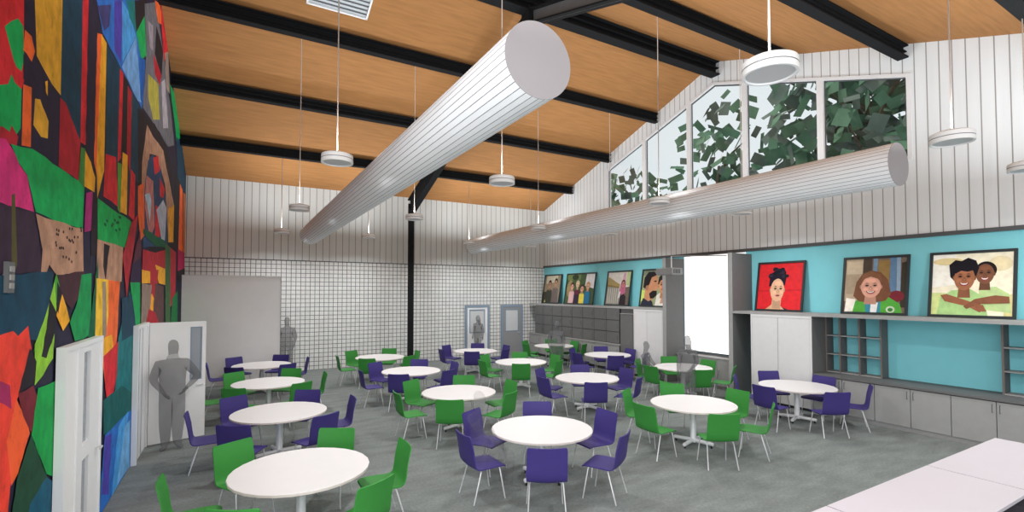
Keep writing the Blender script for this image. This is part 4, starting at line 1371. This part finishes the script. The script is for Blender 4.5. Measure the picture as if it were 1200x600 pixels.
    o.rotation_euler = (0, 0, rz)
    tag(o, name_label, 'person', group)
    return o


def face_to(x, y, dx, dy):
    """Rotation that turns a figure's -Y front towards (dx, dy)."""
    return math.atan2(dy, dx) + PI / 2


def hands_on_hip(PRt, PLf):
    PRt['shoulder'] = (0.18, 0.01, 1.355); PLf['shoulder'] = (-0.18, 0.01, 1.355)
    PRt['elbow'] = (0.37, 0.08, 1.13); PRt['wrist'] = (0.20, -0.02, 0.96)
    PLf['elbow'] = (-0.265, 0.02, 1.12); PLf['wrist'] = (-0.15, -0.15, 0.95)
    for q, sx in ((PRt, 1), (PLf, -1)):
        q['hip'] = (sx * 0.085, 0, 0.9); q['knee'] = (sx * 0.085, -0.01, 0.5); q['ankle'] = (sx * 0.08, 0.02, 0.09); q['ball'] = (sx * 0.10, -0.07, 0.045); q['toe'] = (sx * 0.12, -0.15, 0.035)
    PLf['toe'] = (-0.16, -0.14, 0.035)
    return {'fat': 1.35, 'head': (0.12, 0.13), 'leg': 1.6, 'arm': 1.4}


def stand(PRt, PLf):
    for q, sx in ((PRt, 1), (PLf, -1)):
        q['shoulder'] = (sx * 0.17, 0.01, 1.36); q['elbow'] = (sx * 0.235, 0.04, 1.13); q['wrist'] = (sx * 0.2, -0.08, 0.91)
    return {'fat': 1.25, 'leg': 1.4, 'arm': 1.4}


def stand_woman(PRt, PLf):
    PRt['elbow'] = (0.22, 0.03, 1.13); PRt['wrist'] = (0.2, -0.06, 0.9)
    PLf['elbow'] = (-0.21, 0.03, 1.13); PLf['wrist'] = (-0.14, -0.15, 0.95)
    return {'fat': 1.2, 'hair': True, 'leg': 1.35, 'arm': 1.2, 'head': (0.115, 0.12)}


def walk(PRt, PLf):
    PRt['knee'] = (0.07, -0.10, 0.52); PRt['ankle'] = (0.07, -0.10, 0.10); PRt['ball'] = (0.075, -0.19, 0.05); PRt['toe'] = (0.08, -0.27, 0.035)
    PLf['knee'] = (-0.07, 0.02, 0.50); PLf['ankle'] = (-0.07, 0.13, 0.10); PLf['ball'] = (-0.07, 0.05, 0.045); PLf['toe'] = (-0.07, -0.03, 0.035)
    PRt['elbow'] = (0.2, 0.06, 1.13); PRt['wrist'] = (0.19, 0.06, 0.9); PLf['elbow'] = (-0.2, 0.0, 1.13); PLf['wrist'] = (-0.17, -0.12, 0.93)
    return {'fat': 1.15, 'hair': True, 'leg': 1.7}


def sit(PRt, PLf):
    for q, sx in ((PRt, 1), (PLf, -1)):
        for k in ('pelvis', 'waist', 'chest', 'shoulders', 'neck', 'jaw', 'head', 'crown', 'nose', 'shoulder', 'hip'):
            x, y, z = q[k]
            q[k] = (x, y + 0.05 + 0.02 * (z - 0.95), z - 0.335)
        q['knee'] = (sx * 0.11, -0.38, 0.54); q['ankle'] = (sx * 0.11, -0.36, 0.09); q['ball'] = (sx * 0.115, -0.45, 0.045); q['toe'] = (sx * 0.12, -0.54, 0.035)
        q['elbow'] = (sx * 0.23, -0.04, 0.83); q['wrist'] = (sx * 0.14, -0.24, 0.66)
    return {'fat': 1.1, 'arm': 1.2}


def chair_at(i, j, a, back=0.0):
    c = Vector((TX0 + TDX * i, TY0 + TDY * j, 0)) + OFF + Vector((math.cos(R(a)), math.sin(R(a)), 0)) * (0.955 + back)
    return c


person('grey see-through man, hand on hip, in front of the open door', (-0.93, 10.5, 0), R(12), hands_on_hip, 1.88, M['ghost'])
person('grey see-through figure half hidden behind the blank partition', (1.55, 17.9, 0), R(-10), stand, 1.9, M['ghost'])
person('grey see-through woman walking at the white door in the block wall', (8.86, 18.3, 0), R(-60), walk, 1.78, M['ghost'])
person('grey see-through man standing before the charcoal lockers', (8.96, 12.76, 0), R(-20), stand, 1.82, M['ghost'])
person('grey see-through long-haired woman standing by the green-chaired table before the screen', (9.2, 7.8, 0), R(150), stand_woman, 1.72, M['ghost'])
c = chair_at(3, 1, 120, 0.0)
person('grey see-through figure seated at the green-chaired table before the screen', c, R(120 - 90), sit, 1.7, M['ghost'])
c = chair_at(1, 0, 180, 0.0)
person('very faint see-through figure seated on a purple chair in the nearest row', c, R(90), sit, 1.72, M['ghost_faint'])
